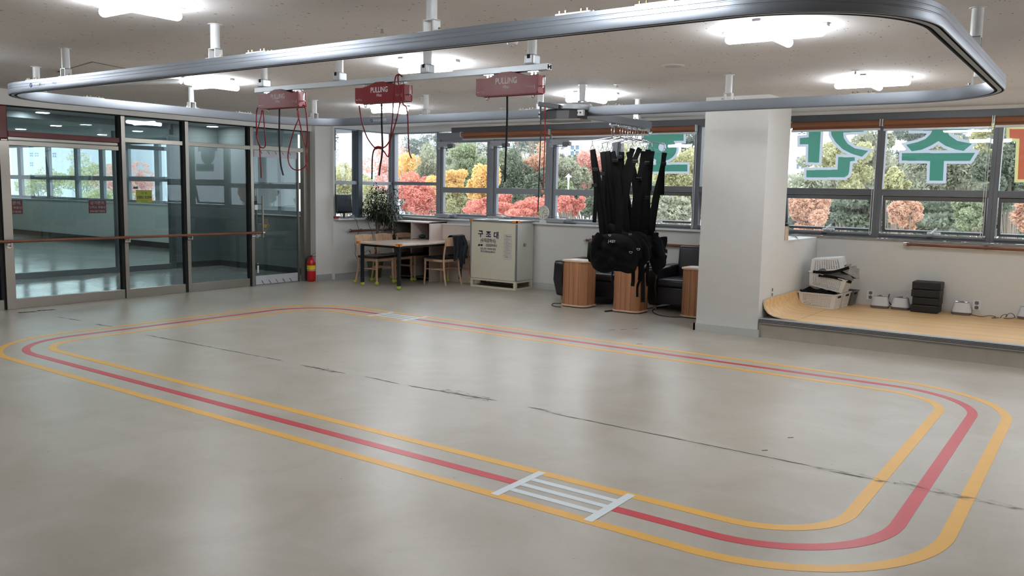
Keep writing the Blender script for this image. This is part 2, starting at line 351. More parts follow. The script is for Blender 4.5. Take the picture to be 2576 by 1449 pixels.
struct('wall_column', MB().box(-3.93, -3.19, 9.28, 10.05, 0, CZ).box(-3.93, -3.74, 10.05, 11.45, 0, CZ).box(-3.74, -3.19, 10.05, 11.45, 0, 1.05), M_WALL, 'wide white column with a low white wall running back to the windows')
struct('trim_1', MB().box(-3.74, -3.185, 10.05, 11.38, 1.05, 1.065), M_SILL, 'white capping on the low wall beside the column')
bs = MB().box(-3.955, -3.93, 9.255, 11.45, 0, .085).box(-3.955, -3.165, 9.255, 9.28, 0, .085)
struct('baseboard_column', bs, mat('pale skirting', C(196, 198, 194), .5), 'pale skirting around the foot of the white column')
struct('baseboard_left', MB().box(-10.98, -10.965, 9.67, 10.0, 0, .1).box(LX, LX+.015, 10.03, BY, 0, .1).box(-11.06, -10.97, 9.64, 9.655, 0, .1), M_BASE, 'grey skirting along the short left wall')
struct('baseboard_back', MB().box(LX, -3.95, BY-.015, BY, 0, .1), MATS['pale skirting'], 'pale skirting along the window wall')

# sills
struct('trim_2', MB().box(-11.2, -3.93, BY-.07, WY, 1.06, 1.085), M_SILL, 'white window sill along the back wall left of the column')
struct('trim_3', MB().box(-11.2, LX+.1, 10.03, BY-.07, 1.03, 1.06), M_SILL, 'white sill of the left corner window')
struct('trim_4', MB().box(-3.74, 5, BY-.03, WY, 1.06, 1.08), mat('weathered sill', C(150, 150, 148), .7, vary=.4, scale=12), 'weathered grey sill above the low platform')
# soffit frame strip above the blinds
struct('trim_5', MB().box(-9.55, -3.93, WY-.06, WY+.06, 2.575, 2.665), M_FRAMED, 'dark grey head frame above the blinds left of the column')
struct('trim_6', MB().box(-3.75, 5, WY-.06, WY+.06, 2.575, 2.665), M_FRAMED, 'dark grey head frame above the blinds right of the column')
struct('trim_7', MB().box(-11.2, -9.55, WY-.09, WY+.06, 2.60, 2.665).box(-11.06, -10.94, 10.03, WY, 2.60, 2.665), M_WPAINT, 'white head boards around the left corner window')

# ------------------------------------------------------------------ windows
MX = [at(p, q, 1, WY).x for p, q in ((1107, 440), (1240, 440), (1388, 440), (1556, 440), (1756, 440))]
MX2 = [-3.745, at(2214, 420, 1, WY).x, at(2505, 430, 1, WY).x]
MX2 += [MX2[-1]+1.28, MX2[-1]+2.56, MX2[-1]+3.84]
WN = [0]
def win(label, cx):
    WN[0] += 1
    t = empty('window_%d' % WN[0], (cx, WY, 1.07), label, 'window', kind='structure')
    return t
ZB, ZT = 1.085, 2.575
def frame_rect(mb, x0, x1, z0, z1, w, y0, y1, wt=None, wb=None):
    wt = wt or w; wb = wb or w
    mb.box(x0, x0+w, y0, y1, z0, z1).box(x1-w, x1, y0, y1, z0, z1).box(x0+w, x1-w, y0, y1, z1-wt, z1).box(x0+w, x1-w, y0, y1, z0, z0+wb)
def fixed_bay(x0, x1, label, fm):
    t = win(label, (x0+x1)/2); f = MB(); frame_rect(f, x0, x1, ZB, 2.60, .045, WY-.05, WY+.05, .02, .03); f.box(x0+.04, x1-.04, WY-.045, WY+.045, 1.655, 1.715)
    f.build('window_frame', fm, t, bevel=.003)
    MB().box(x0+.04, x1-.04, WY-.004, WY+.004, 1.715, 2.58).build('pane', M_GLASS, t); MB().box(x0+.04, x1-.04, WY-.004, WY+.004, 1.11, 1.655).build('pane', M_GLASS, t)
    return t
def casement_bay(x0, x1, label, top_opener=True, cord=False):
    t = win(label, (x0+x1)/2); f = MB(); frame_rect(f, x0, x1, ZB, ZT, .045, WY-.06, WY+.05, .12, .03); f.build('window_frame', M_FRAME, t, bevel=.003)
    s = MB(); a, b = x0+.05, x1-.05; frame_rect(s, a, b, 1.12, 2.45, .055, WY-.035, WY+.03, .045, .045); s.box(a+.05, b-.05, WY-.035, WY+.03, 1.535, 1.63)
    s.build('sash', M_FRAME, t, bevel=.004)
    MB().box(a+.05, b-.05, WY-.004, WY+.004, 1.63, 2.41).build('pane', M_GLASS, t); MB().box(a+.05, b-.05, WY-.004, WY+.004, 1.16, 1.535).build('pane', M_GLASS, t)
    # chain drive boxes
    g = mat('opener grey', C(168, 172, 178), .4)
    p = MB().box(x0+.03, x0+.36, WY-.13, WY-.06, 2.33, 2.42).box(x0+.0, x0+.06, WY-.12, WY-.06, 2.29, 2.36).build('window_opener', g, t, bevel=.008)
    MB().box(x0+.27, x0+.40, WY-.14, WY-.06, 2.315, 2.375).build('motor_cap', mat('opener dark', C(110, 113, 118), .4), p, bevel=.01)
    MB().box(x0+.1, x0+.36, WY-.135, WY-.12, 2.30, 2.315).cyl((x0+.055, WY-.131, 2.37), (x0+.055, WY-.128, 2.37), .008, 10).build('arm', M_FRAMED, p)
    p = MB().box(x0+.02, x0+.34, WY-.17, WY-.06, 1.095, 1.16).build('window_opener', g, t, bevel=.006)
    MB().tube([(x0-.02, WY-.15, 1.2), (x0+.2, WY-.15, 1.19), (x0+.4, WY-.1, 1.175)], .006, 6).box(x0+.34, x0+.45, WY-.12, WY-.06, 1.10, 1.15).build('arm', M_FRAME, p)
    return t
def awning_bay(x0, x1, label, opened=.10, latch=True):
    t = win(label, (x0+x1)/2); f = MB(); D = M_FRAMED
    frame_rect(f, x0, x1, ZB, ZT, .05, WY-.05, WY+.05, .02, .06); f.box(x0+.05, x1-.05, WY-.05, WY+.05, 1.625, 1.705)
    f.box(x0+.05, x1-.05, WY-.075, WY-.02, ZB+.03, ZB+.05)
    f.build('window_frame', D, t, bevel=.003)
    MB().box(x0+.045, x1-.045, WY-.004, WY+.004, 1.70, 2.56).build('pane', M_GLASS, t)
    # top-hung sash pushed outwards at the bottom
    s = MB(); a, b = x0+.06, x1-.06; z1, z0 = 1.62, 1.155; frame_rect(s, a, b, z0, z1, .035, WY-.02, WY+.02, .05, .03)
    R = Matrix.Translation((0, WY, z1)) @ Matrix.Rotation(math.atan2(opened, z1-z0), 4, 'X') @ Matrix.Translation((0, -WY, -z1))
    s.xf(R).build('sash', D, t)
    MB().box(a+.03, b-.03, WY-.004, WY+.004, z0+.03, z1-.05).xf(R).build('pane', M_GLASS, t)
    MB().box(a+.01, b-.01, WY+.03, WY+.05, z0-.004, z0+.014).box(a+.02, b-.02, WY-.015, WY+.0, z0+.012, z0+.03).xf(R).build('drip_rail', mat('bright rail', C(236, 238, 242), .3), t)
    c = (a+b)/2+.03
    MB().beam((c-.03, WY-.02, ZB+.075), (c+.03, WY+.02, z0+.075), .018, .02).box(c-.075, c+.075, WY-.01, WY+.03, z0+.0, z0+.025).build('handle', M_SILL, t, bevel=.004)
    MB().box(c-.06, c+.0, WY-.085, WY-.072, ZB+.02, ZB+.04).build('latch', M_BLACK, t)
    return t
# left corner: two bays in the short wall, one beside them in the back wall
t = win('grey-framed window pair in the short left wall, glass corner side', LX); yy = [10.03, 10.76, 11.50]
f = MB(); xw0, xw1 = -11.04, -10.96
f.box(xw0, xw1, 10.03, 11.5, 1.06, 1.09).box(xw0, xw1, 10.03, 11.5, 2.58, 2.60).box(xw0, xw1, 10.03, 11.5, 1.645, 1.705)
f.build('window_frame', M_FRAME, t, bevel=.003)
MB().box(-11.1, -10.93, 10.60, 10.70, 1.06, 2.60).build('mullion', mat('mullion blue grey', C(96, 104, 112), .4, .3), t, bevel=.003)
for a, b in ((10.03, 10.60), (10.70, 11.47)):
    for c, d in ((1.09, 1.645), (1.705, 2.58)): MB().box(-11.004, -10.996, a, b, c, d).build('pane', M_GLASS, t)
MB().box(-11.04, -10.96, 11.47, WY+.05, 1.06, 2.60).build('corner_post', M_FRAME, t, bevel=.003)
fixed_bay(-10.96, MX[0], 'wide fixed window right of the glass corner, beside the ficus tree', M_FRAME)
casement_bay(MX[0], MX[1], 'casement window with grey opener boxes, above the white cabinet by the table')
casement_bay(MX[1], MX[2], 'casement window with grey opener boxes, above the beige rescue cabinet')
casement_bay(MX[2], MX[3], 'casement window showing the path lamp, left of the hanging harnesses')
awning_bay(MX[3], MX[4], 'window with a green and white letter, left of the column')
awning_bay(MX[4], -3.75, 'narrow strip of window touching the left side of the column')
awning_bay(MX2[0], MX2[1], 'window with a green letter of round strokes, right of the column')
awning_bay(MX2[1], MX2[2], 'window with the green T-shaped letter, above the black cushions')
awning_bay(MX2[2], MX2[3], 'window with a red and yellow letter at the right edge')
awning_bay(MX2[3], MX2[4], 'window beyond the right edge of the view'); awning_bay(MX2[4], MX2[5], 'second window beyond the right edge of the view')

# window lettering (vinyl on the outside of the glass, read from the street)
def tint(name, col):
    m = film(name, col); n = m.node_tree; mx = [q for q in n.nodes if q.type == 'MIX_SHADER'][0]; t = n.nodes.new('ShaderNodeBsdfTransparent'); t.inputs[0].default_value = col
    mx.inputs[0].default_value = .9; n.links.new(t.outputs[0], mx.inputs[2]); return m
F_G, F_W = tint('green vinyl', (.14, .44, .29, 1)), film('white vinyl', C(156, 161, 170), .9)
F_R, F_Y = tint('red vinyl', (.80, .22, .26, 1)), film('yellow vinyl', C(170, 164, 110), .9)
def offs(poly, d):
    n = len(poly); out = []; A = sum(poly[i][0]*poly[(i+1) % n][1]-poly[(i+1) % n][0]*poly[i][1] for i in range(n)); sg = 1 if A > 0 else -1
    for i in range(n):
        a, b, c = (Vector(poly[j % n]) for j in (i-1, i, i+1)); e1 = (b-a).normalized(); e2 = (c-b).normalized()
        n1 = Vector((e1.y, -e1.x))*sg; n2 = Vector((e2.y, -e2.x))*sg; k = n1+n2; k = k/max(.55, k.length_squared)*2 if k.length > .1 else n1
        out.append(tuple(b+k*d))
    return out
def letter(label, polys, green, white, d=.034, holes=()):
    """polys given as surveyed outlines, placed on the outer face of the window glass"""
    W2 = [[(lambda p: (p.x, p.z))(at(x, y, 1, WY+.012)) for x, y in pl] for pl in polys]
    cx = sum(p[0] for p in W2[0])/len(W2[0]); cz = min(p[1] for pl in W2 for p in pl)
    t = empty('window_letter', (cx, WY+.012, cz), label, 'lettering', 'vinyl letters on the windows')
    def scan(pls, yq, hole=None, dz=.004):
        """one flat sheet covering the union of the outlines"""
        m = MB(); z = min(p[1] for pl in pls for p in pl); ztop = max(p[1] for pl in pls for p in pl)
        while z < ztop:
            zc = z+dz/2; iv = []
            for pl in pls:
                xs = sorted(a[0]+(b[0]-a[0])*(zc-a[1])/(b[1]-a[1]) for a, b in zip(pl, pl[1:]+pl[:1]) if (a[1] > zc) != (b[1] > zc)); iv += [[xs[k], xs[k+1]] for k in range(0, len(xs)-1, 2)]
            iv.sort(); un = []
            for a in iv:
                if un and a[0] <= un[-1][1]: un[-1][1] = max(un[-1][1], a[1])
                else: un.append(list(a))
            if hole and abs(zc-hole[1]) < hole[2]:
                hw = math.sqrt(hole[2]**2-(zc-hole[1])**2); un = [q for a in un for q in ([[a[0], min(a[1], hole[0]-hw)], [max(a[0], hole[0]+hw), a[1]]] if a[0] < hole[0] < a[1] else [a])]
            for a, b in un: m.add([(a, yq, z), (b, yq, z), (b, yq, z+dz), (a, yq, z+dz)], [(0, 1, 2, 3)])
            z += dz
        return m
    scan([offs(pl, d) for pl in W2], WY+.0162).build('backing', white, t)
    hl = None
    if holes: q = at(holes[0][0], holes[0][1], 1, WY+.012); hl = (q.x, q.z, holes[0][2])
    scan(W2, WY+.0125, hl).build('letter_shape', green, t)
    return t
# outlines in sighted coordinates, crop scale (2576/640)
def cp(pts): return [(1936+x/4.025, 240+y/4.025) for x, y in pts]
def cq(pts): return [(1340+x/4.025, 220+y/4.025) for x, y in pts]
circ = [(1665+27*1.0*math.cos(a)-5, 372+32*math.sin(a)) for a in [2*math.pi*i/28 for i in range(28)]]
letter('green and white vinyl letter with a round hole, left of the column', [
    cq([(1120, 478), (1275, 470), (1300, 452), (1370, 452), (1380, 470), (1528, 468), (1528, 540), (1120, 545)]),
    [(1666+x, 374+y) for x, y in [(36*math.cos(2*math.pi*i/28), 31*math.sin(2*math.pi*i/28)) for i in range(28)]],
    cq([(1250, 690), (1345, 690), (1352, 800), (1248, 800)]),
    cq([(1190, 785), (1566, 780), (1566, 850), (1190, 852)])], F_G, F_W, holes=[(1666, 370, .062)])
letter('green vinyl letter of curved and angled strokes right of the column', [
    cp([(398, 250), (525, 250), (500, 680), (388, 678), (392, 495), (306, 495), (306, 432), (396, 424)]),
    cp([(612, 250), (950, 250), (950, 368), (745, 375), (750, 430), (790, 490), (860, 535), (998, 562), (935, 622), (830, 590), (740, 545), (665, 470), (625, 400)]),
    cp([(695, 625), (862, 625), (862, 662), (815, 668), (806, 770), (795, 805), (760, 830), (372, 830), (372, 757), (688, 752)])], F_G, F_W)
letter('green T-shaped vinyl letter on the window above the black cushions', [
    cp([(1435, 250), (2012, 250), (2012, 355), (1435, 357)]),
    cp([(1650, 350), (1790, 350), (1820, 405), (1900, 460), (2050, 490), (1965, 562), (1890, 550), (1780, 510), (1710, 462), (1640, 505), (1540, 550), (1440, 566), (1382, 500), (1500, 472), (1580, 440), (1630, 390)]),
    cp([(1340, 585), (2080, 582), (2030, 662), (1765, 664), (1755, 864), (1618, 862), (1625, 664), (1338, 660)])], F_G, F_W)
letter('red and yellow vinyl letter cut by the right edge of the picture', [
    cp([(2430, 340), (2900, 340), (2900, 440), (2610, 440), (2610, 850), (2512, 850), (2530, 440), (2430, 432)]),
    cp([(2590, 780), (2900, 780), (2900, 850), (2590, 850)])], F_R, F_Y)

# roller blinds
def blind(x0, x1, z0, label, light=False, y=WY-.10):
    t = empty('roller_blind', ((x0+x1)/2, y, z0), label, 'blind', 'brown roller blinds rolled up above the windows')
    MB().cyl((x0+.01, y, 2.535), (x0+.01+(x1-x0-.02), y, 2.535), .035, 18).box(x0+.015, x1-.015, y+.025, y+.032, z0+.02, 2.53).build('rolled_fabric', M_BROWN, t, smooth=True)
    MB().box(x0+.005, x1-.005, y+.012, y+.044, z0-.006, z0+.022).build('bottom_bar', M_SILL if light else M_ALUL, t, bevel=.004)
    [MB().box(a_-.005, a_+.005, y-.04, y+.04, 2.49, 2.58).build('bracket', M_WPAINT, t) for a_ in (x0, x1)]
    return t
def bx(p, q): return at(p, q, 1, WY-.1).x
def chain(px, py0, py1, label):
    a = at(px, py0, 1, WY-.13); b = at(px, py1, 1, WY-.13)
    m = MB().tube([(a.x-.012, a.y, a.z), (a.x-.012, a.y, b.z+.02), (a.x, a.y, b.z), (a.x+.012, a.y, b.z+.02), (a.x+.012, a.y, a.z)], .0035, 6)
    tag(m.build('blind_chain', M_SILL), label, 'blind chain', 'white chains of the roller blinds')
b1 = blind(bx(1161, 345), bx(1383, 335), 2.445, 'brown rolled-up blind, leftmost, beside the corner window')
blind(bx(1386, 335), bx(1632, 325), 2.45, 'brown rolled-up blind behind the hanging rail of harnesses', True)
blind(bx(1637, 320), bx(1752, 320), 2.46, 'short brown rolled-up blind left of the column')
blind(bx(1990, 310), bx(2216, 302), 2.45, 'dark brown rolled-up blind with a white bar, right of the column', True)
blind(bx(2222, 305), bx(2498, 300), 2.44, 'orange-brown rolled-up blind above the T-shaped letter')
blind(bx(2503, 300), bx(2503, 300)+1.25, 2.45, 'brown rolled-up blind at the right edge of the view', True)
chain(1751, 330, 575, 'white blind chain hanging left of the column')
chain(2206, 330, 592, 'white blind chain between the first two windows right of the column')
chain(2492, 318, 600, 'white blind chain near the right edge of the view')

# =================================================================== GLASS PARTITION (left)
def yy_(px, py, x=PX): return at(px, py, 0, x).y
posts = [4.835, 6.36, 7.33, 8.468]
t = empty('glass_partition', (PX-.04, 5.5, 0), 'long stainless steel framed glass partition with a transom row on the left', 'glass partition')
f = MB()
f.box(PX-.10, PX, 4.78, 4.89, 0, 2.08); f.box(PX-.1, PX-.02, 4.80, 4.88, 2.08, 2.51)
for p in posts[1:]: f.box(PX-.09, PX, p-.028, p+.028, 0, 2.51)
f.build('post', M_STEEL, t, bevel=.003)
d = MB()
for p in posts: d.box(PX-.085, PX-.012, p-.065, p-.03, .0, 2.505)
d.box(PX-.085, PX-.012, posts[0]-.11, posts[0]-.07, 0, 2.505).build('gasket', M_SLOT, t, label='black rubber channel beside each post')
f = MB()
for a, b in ((4.86, 6.32), (6.39, 7.26), (7.36, 8.40), (3.2, 4.75), (1.4, 3.2), (-1, 1.4), (-4, -1)):
    f.box(PX-.08, PX-.01, a, b, 0, .125)
f.build('bottom_rail', M_STEEL, t, bevel=.003)
f = MB(); 
for a, b in ((6.39, 7.26), (7.36, 8.44)): f.box(PX-.08, PX-.005, a, b, 2.15, 2.21)
f.box(PX-.08, PX-.005, 8.50, 9.60, 2.155, 2.225).box(PX-.09, PX-.005, 4.89, 6.29, 2.03, 2.085).box(PX-.09, PX-.02, 4.89, 6.29, 2.095, 2.13).box(PX-.09, PX-.005, -5.9, 4.72, 2.03, 2.085)
f.build('transom_rail', M_STEEL, t, bevel=.003)
MB().box(PX-.085, PX+.004, 4.885, 6.30, 2.135, 2.20).build('red_header', M_REDD, t, bevel=.002)
rp = MB().box(PX-.07, PX+.006, 4.2, 4.887, 2.10, 2.515).build('red_panel', M_REDD, t, bevel=.02)
MB().box(PX-.09, PX, -5.9, 9.62, 2.497, 2.512).build('head_trim', M_SLOT, t)
for a, b in ((6.38, 7.28), (7.36, 8.42), (8.49, 9.57)):
    MB().box(PX-.05, PX-.042, a, b, 2.20, 2.50).build('transom_glass', M_PGLASS, t)
MB().box(PX-.05, PX-.042, 4.885, 6.31, 2.19, 2.50).build('transom_glass', M_PGLASS, t)
for a, b in ((6.38, 7.28), (7.36, 8.42), (4.87, 6.31), (3.2, 4.74), (1.4, 3.2), (-5.9, 1.4)):
    MB().box(PX-.05, PX-.042, a, b, .12, 2.16).build('glass_pane', M_PGLASS, t)
# swing door at the right end
t = empty('door_1', (PX-.04, 9.0, 0), 'frameless glass swing door with long steel pull bars', 'door', kind='structure')
MB().box(PX-.055, PX-.043, 8.515, 9.40, .03, 2.15).build('glass_pane', M_PGLASS, t)
j = MB().box(PX-.09, PX, 9.50, 9.54, 0, 2.50).box(PX-.09, PX-.02, 9.58, 9.66, 0, 2.51).box(PX-.085, PX-.02, 9.54, 9.58, 0, 2.5).box(PX-.07, PX-.03, 9.40, 9.425, 0, 2.15)
j.build('door_jamb', mat('dull steel', C(132, 128, 120), .4, .7), t, bevel=.002)
FROST = mat('frosted vinyl strip', C(196, 198, 206), .55)
for z0, z1, nm, k in ((.012, .15, 'frosted_foot_strip', 1), (2.045, 2.148, 'frosted_top_strip', -1)):
    p = MB().box(PX-.058, PX-.030, 8.53, 9.38, z0, z1).build(nm, FROST, t)
    m = MB()
    for i in range(1, 6):
        y = 8.53+.85*i/6
        if k == 1: m.beam((PX-.028, y-.035, z0+.06), (PX-.028, y+.012, z0+.002), .003, .008)
        else: m.beam((PX-.028, y-.02, z1-.005), (PX-.028, y+.012, z1-.05), .003, .006)
    m.build('cut_mark', M_SLOT, p)
for x in (PX+.03, PX-.13):
    h = MB().cyl((x, 8.632, .77), (x, 8.632, 1.43), .016, 14); h.cyl((x, 8.632, .98), (PX-.045, 8.632, .98), .009, 10).cyl((x, 8.632, 1.30), (PX-.045, 8.632, 1.30), .009, 10)
    h.build('pull_bar', M_STEEL, t, smooth=True)
l = MB().box(PX-.045, PX+.005, 8.50, 8.56, 1.21, 1.29).build('lock_box', M_WPAINT, t, bevel=.004)
MB().box(PX-.045, PX+.0, 8.505, 8.555, 1.29, 1.35).build('lock_reader', M_BLACK, l, bevel=.01)
MB().box(PX-.038, PX-.03, 8.56, 8.59, .20, .32).build('floor_lock', M_WPAINT, t, bevel=.003); MB().lathe([(.016, 0), (.016, .004)], (0,0,0), 14).xf(Matrix.Translation((PX-.04, 8.575, .35)) @ Matrix.Rotation(math.pi/2, 4, 'Y')).build('lock_knob', M_STEEL, t)
# gold arrow emblem
ey, ez = 8.735, .96
g = mat('gold emblem outline', C(160, 140, 96), .6); gi = mat('gold emblem fill', C(150, 118, 66), .6)
em = empty('door_sticker', (PX-.04, ey, .875), 'gold outlined arrow-shaped sticker on the glass door', 'sticker')
out = [(-.045, .09), (.045, .09), (.045, .02), (.08, .0), (.0, -.09), (-.08, 0), (-.045, .02)]
mb = MB()
for i in range(len(out)): a = out[i]; b = out[(i+1) % len(out)]; mb.beam((PX-.041, ey+a[0], ez+a[1]), (PX-.041, ey+b[0], ez+b[1]), .002, .005)
mb.build('outline', g, em); MB().prism([(ey-.04, ez+.015), (ey+.04, ez+.015), (ey+.045, ez-.01), (ey, ez-.05), (ey-.045, ez-.01)], 0, PX-.042, PX-.0405).build('badge', gi, em)
text('U', (PX-.038, ey, ez+.03), Y, Z, .07, gi, em)

# second glass screen across the corridor
QX = -14.45
t = empty('glass_partition', (QX, 6, 0), 'second steel framed glass screen across the corridor, seen through the first', 'glass partition')
f = MB()
for p in (3.0, 5.2, 6.2, 8.14, 9.2): f.box(QX-.06, QX+.04, p-.045, p+.045, 0, 2.5)
f.box(QX-.05, QX+.03, -5.9, 9.2, 0, .10).box(QX-.05, QX+.03, -5.9, 9.2, 2.2, 2.27).box(QX-.05, QX+.03, -5.9, 9.2, 2.6, 2.7)
f.build('frame', mat('grey steel', C(120, 126, 130), .4, .6), t, bevel=.003)
MB().box(QX-.01, QX, -5.9, 9.2, .1, 2.6).build('glass_pane', M_P2GLASS, t)
M_STK = mat('maroon sticker', C(128, 34, 46), .6); M_STW = mat('sticker white', C(200, 190, 190), .6, vary=0)
def sticker(y0, label, cut=None):
    o = empty('wall_sticker', (QX+.012, y0+.15, 1.07), label, 'sticker', 'maroon estate agent stickers on the far glass')
    MB().box(QX+.004, QX+.006, y0, y0+.31, 1.06, 1.285).build('backing', M_STK, o)
    for s, dz, sz in (('상가문의', .155, .066), ('ⓘ미소 부동산', .085, .048), ('044-867-8245', .02, .045)): text(s, (QX+.0065, y0+.155, 1.06+dz), Y, Z, sz, M_STW, o, offset=.008, sx=1.05)
sticker(6.22, 'maroon sticker with white Korean lettering behind the leftmost steel post'); sticker(7.615, 'maroon sticker with white Korean lettering in the middle of the first glass bay'); sticker(9.245-.0, 'maroon sticker with white Korean lettering behind the third steel post')
o = empty('wall_sticker', (QX+.012, 8.64, 1.24), 'yellow sticker with a black phone number on the far glass', 'sticker')
MB().box(QX+.004, QX+.006, 8.49, 8.80, 1.24, 1.47).build('backing', mat('yellow sticker', C(200, 190, 60), .6), o)
text('임  대', (QX+.0065, 8.645, 1.40), Y, Z, .045, M_TEXTK, o, offset=.006); text('3882 0284', (QX+.0065, 8.645, 1.32), Y, Z, .066, M_TEXTK, o, offset=.008, sx=1.02); text('임대문의 환영', (QX+.0065, 8.645, 1.26), Y, Z, .024, M_TEXTK, o)
o = MB().box(QX+.004, QX+.006, 8.44, 8.53, 1.49, 1.53).build('wall_sticker', mat('grey sticker', C(110, 108, 100), .6)); tag(o, 'tiny grey sticker above the yellow phone number sticker', 'sticker')
# hall beyond
wb = MB().box(-28.2, QX, 11.95, 12.2, 0, 1.08).box(-28.2, QX, 11.95, 12.2, 2.62, CZ)
struct('wall_back', wb, M_WALLD, 'grey-white wall under the windows of the empty hall behind the glass')
struct('wall_left', MB().box(-28.4, -28.2, -6, 12.2, 0, CZ), M_WALLD, 'far end wall of the empty hall behind the glass')
struct('wall_left', MB().box(QX-.1, QX+.03, 9.25, 12.2, 0, CZ), M_DARKW, 'dark wall closing the corridor beside the second glass screen')
struct('wall_back', MB().box(QX, -13.42, 10.2, 10.35, 0, CZ).box(-13.42, -11.2, 10.2, 10.35, 0, 1.06).box(-13.42, -11.2, 10.2, 10.35, 2.66, CZ), M_DARKW, 'dark end wall of the corridor below its window')
struct('baseboard_back', MB().box(QX, -11.2, 10.19, 10.2, 0, .11).box(QX+.03, QX+.04, 9.25, 10.2, 0, .11), M_BASED, 'black skirting of the corridor end wall')
struct('baseboard_back', MB().box(-28.2, QX, 11.935, 11.95, 0, .14), M_BASED, 'dark skirting of the empty hall')
def grid_window(xs, y, z0, zm, z1, label, w=.07, kind='structure', fm=None):
    WN[0] += 1; t = empty('window_%d' % WN[0], ((xs[0]+xs[-1])/2, y, z0), label, 'window', kind='structure'); f = MB()
    for x in xs: f.box(x-w, x+w, y-.04, y+.04, z0, z1)
    f.box(xs[0], xs[-1], y-.035, y+.035, zm-.06, zm+.06).box(xs[0], xs[-1], y-.035, y+.035, z0, z0+.08).box(xs[0], xs[-1], y-.035, y+.035, z1-.05, z1)
    f.build('window_frame', fm or M_FRAME, t)
    for a, b in zip(xs[:-1], xs[1:]):
        for c, d in ((z0+.05, zm-.05), (zm+.05, z1-.03)): MB().box(a+w, b-w, y-.004, y+.004, c, d).build('pane', M_GLASS, t)
grid_window([-28.1, -26.72, -25.02, -23.42, -22.13, -20.9, -19.52, -18.3, -17.0, -15.8, -14.6], 12.08, 1.08, 1.70, 2.62, 'row of windows in the empty hall behind the glass', .1)
grid_window([-13.40, -12.63, -11.95, -11.25], 10.28, 1.06, 1.60, 2.66, 'window at the end of the corridor behind the glass door', .05)
MB_ = MB().box(-13.42, -11.2, 10.15, 10.24, 1.05, 1.065); struct('trim_8', MB_, M_SILL, 'white sill of the corridor window')
struct('trim_9', MB().box(-28.2, QX, 11.9, 12.0, 1.07, 1.09), M_SILL, 'white sill of the empty hall windows')
for i, (px, py) in enumerate(((107, 282), (248, 308), (141, 315), (52, 324), (346, 329), (446, 323), (567, 320), (257, 338))):
    p = at(px, py, 2, CZ-.01)
    if p.y > 9.9 and -14.3 < p.x: p.y = 9.8
    names = ['nearest the red panel', 'in the middle of the first glass bay', 'left of the middle in the first bay', 'low at the left by the red panel', 'in the second glass bay', 'beside the third steel post', 'alone in the third glass bay', 'low at the right of the first bay']
    o = empty('downlight', (p.x, p.y, CZ-.02), 'round downlight seen through the glass, '+names[i], 'downlight', 'round downlights beyond the glass partition')
    MB().lathe([(.10, 0), (.12, .004), (.12, .02)], (p.x, p.y, CZ-.02), 24).build('trim_ring', M_WPAINT, o); MB().lathe([(.095, -.004), (.095, 0)], (p.x, p.y, CZ-.02), 24).build('lens', M_DOWN, o)
for x, y in ((-16.5, 6), (-16.5, 3), (-20, 6), (-20, 3), (-24, 7), (-24, 4), (-12.8, 8.5), (-12.8, 5), (-22, 10), (-25, 10.5)):  # extra downlights out of view, added only to brighten corridor and hall
    o = empty('downlight', (x, y, CZ-.02), 'unseen downlight added to brighten the corridor and empty hall', 'downlight', 'added unseen downlights of the corridor and empty hall')
    MB().lathe([(.10, 0), (.12, .004), (.12, .02)], (x, y, CZ-.02), 24).build('trim_ring', M_WPAINT, o); MB().lathe([(.095, -.004), (.095, 0)], (x, y, CZ-.02), 24).build('lens', M_DOWN, o)
# handrail fixed to the glass partition
def handrail(a, b, label, brk, wallv, matw, flip=1, drop=.06):
    a, b = Vector(a), Vector(b); t = empty('handrail', (a+b)/2, label, 'handrail', 'brown wooden handrails with steel brackets'); d = (b-a).normalized()
    MB().cyl(a, b, .019, 14).build('rail', matw, t, smooth=True)
    for k, e in enumerate((a, b)): MB().cyl(e-d*.02, e+d*.02, .022, 14).build('end_cap', M_CHROME, t, smooth=True)
    for s in brk:
        p = a+(b-a)*s; wl = p+Vector(wallv)
        MB().tube([p+Z*-.015, p+Z*-drop, wl+Z*-drop], .011, 8).cyl(wl+Z*-drop-Vector(wallv).normalized()*.012, wl+Z*-drop, .03, 14).build('bracket', M_CHROME, t, smooth=True)
    return t
handrail((PX+.08, 1.5, .853), (PX+.08, 8.60, .853), 'long brown handrail in front of the glass partition', [(4.83-1.5)/7.1, (6.36-1.5)/7.1, (7.33-1.5)/7.1, (8.47-1.5)/7.1, (8.54-1.5)/7.1], (-.08, 0, 0), M_RAILY)
handrail((LX+.07, 10.30, .84), (LX+.07, 11.36, .84), 'short brown handrail on the wall below the monitor', [.08, .32], (-.07, 0, 0), M_RAILY, drop=.0)
handrail((-6.72, BY-.07, .845), (-3.95, BY-.07, .845), 'brown handrail on the wall behind the armchairs', [.02, .42, .68], (0, .07, 0), M_RAILW, drop=.0)
handrail((-2.10, BY-.09, 1.03), (3.5, BY-.09, 1.03), 'brown handrail above the low platform', [.004, .155, .33, .5], (0, .09, 0), M_RAILW, drop=.0)

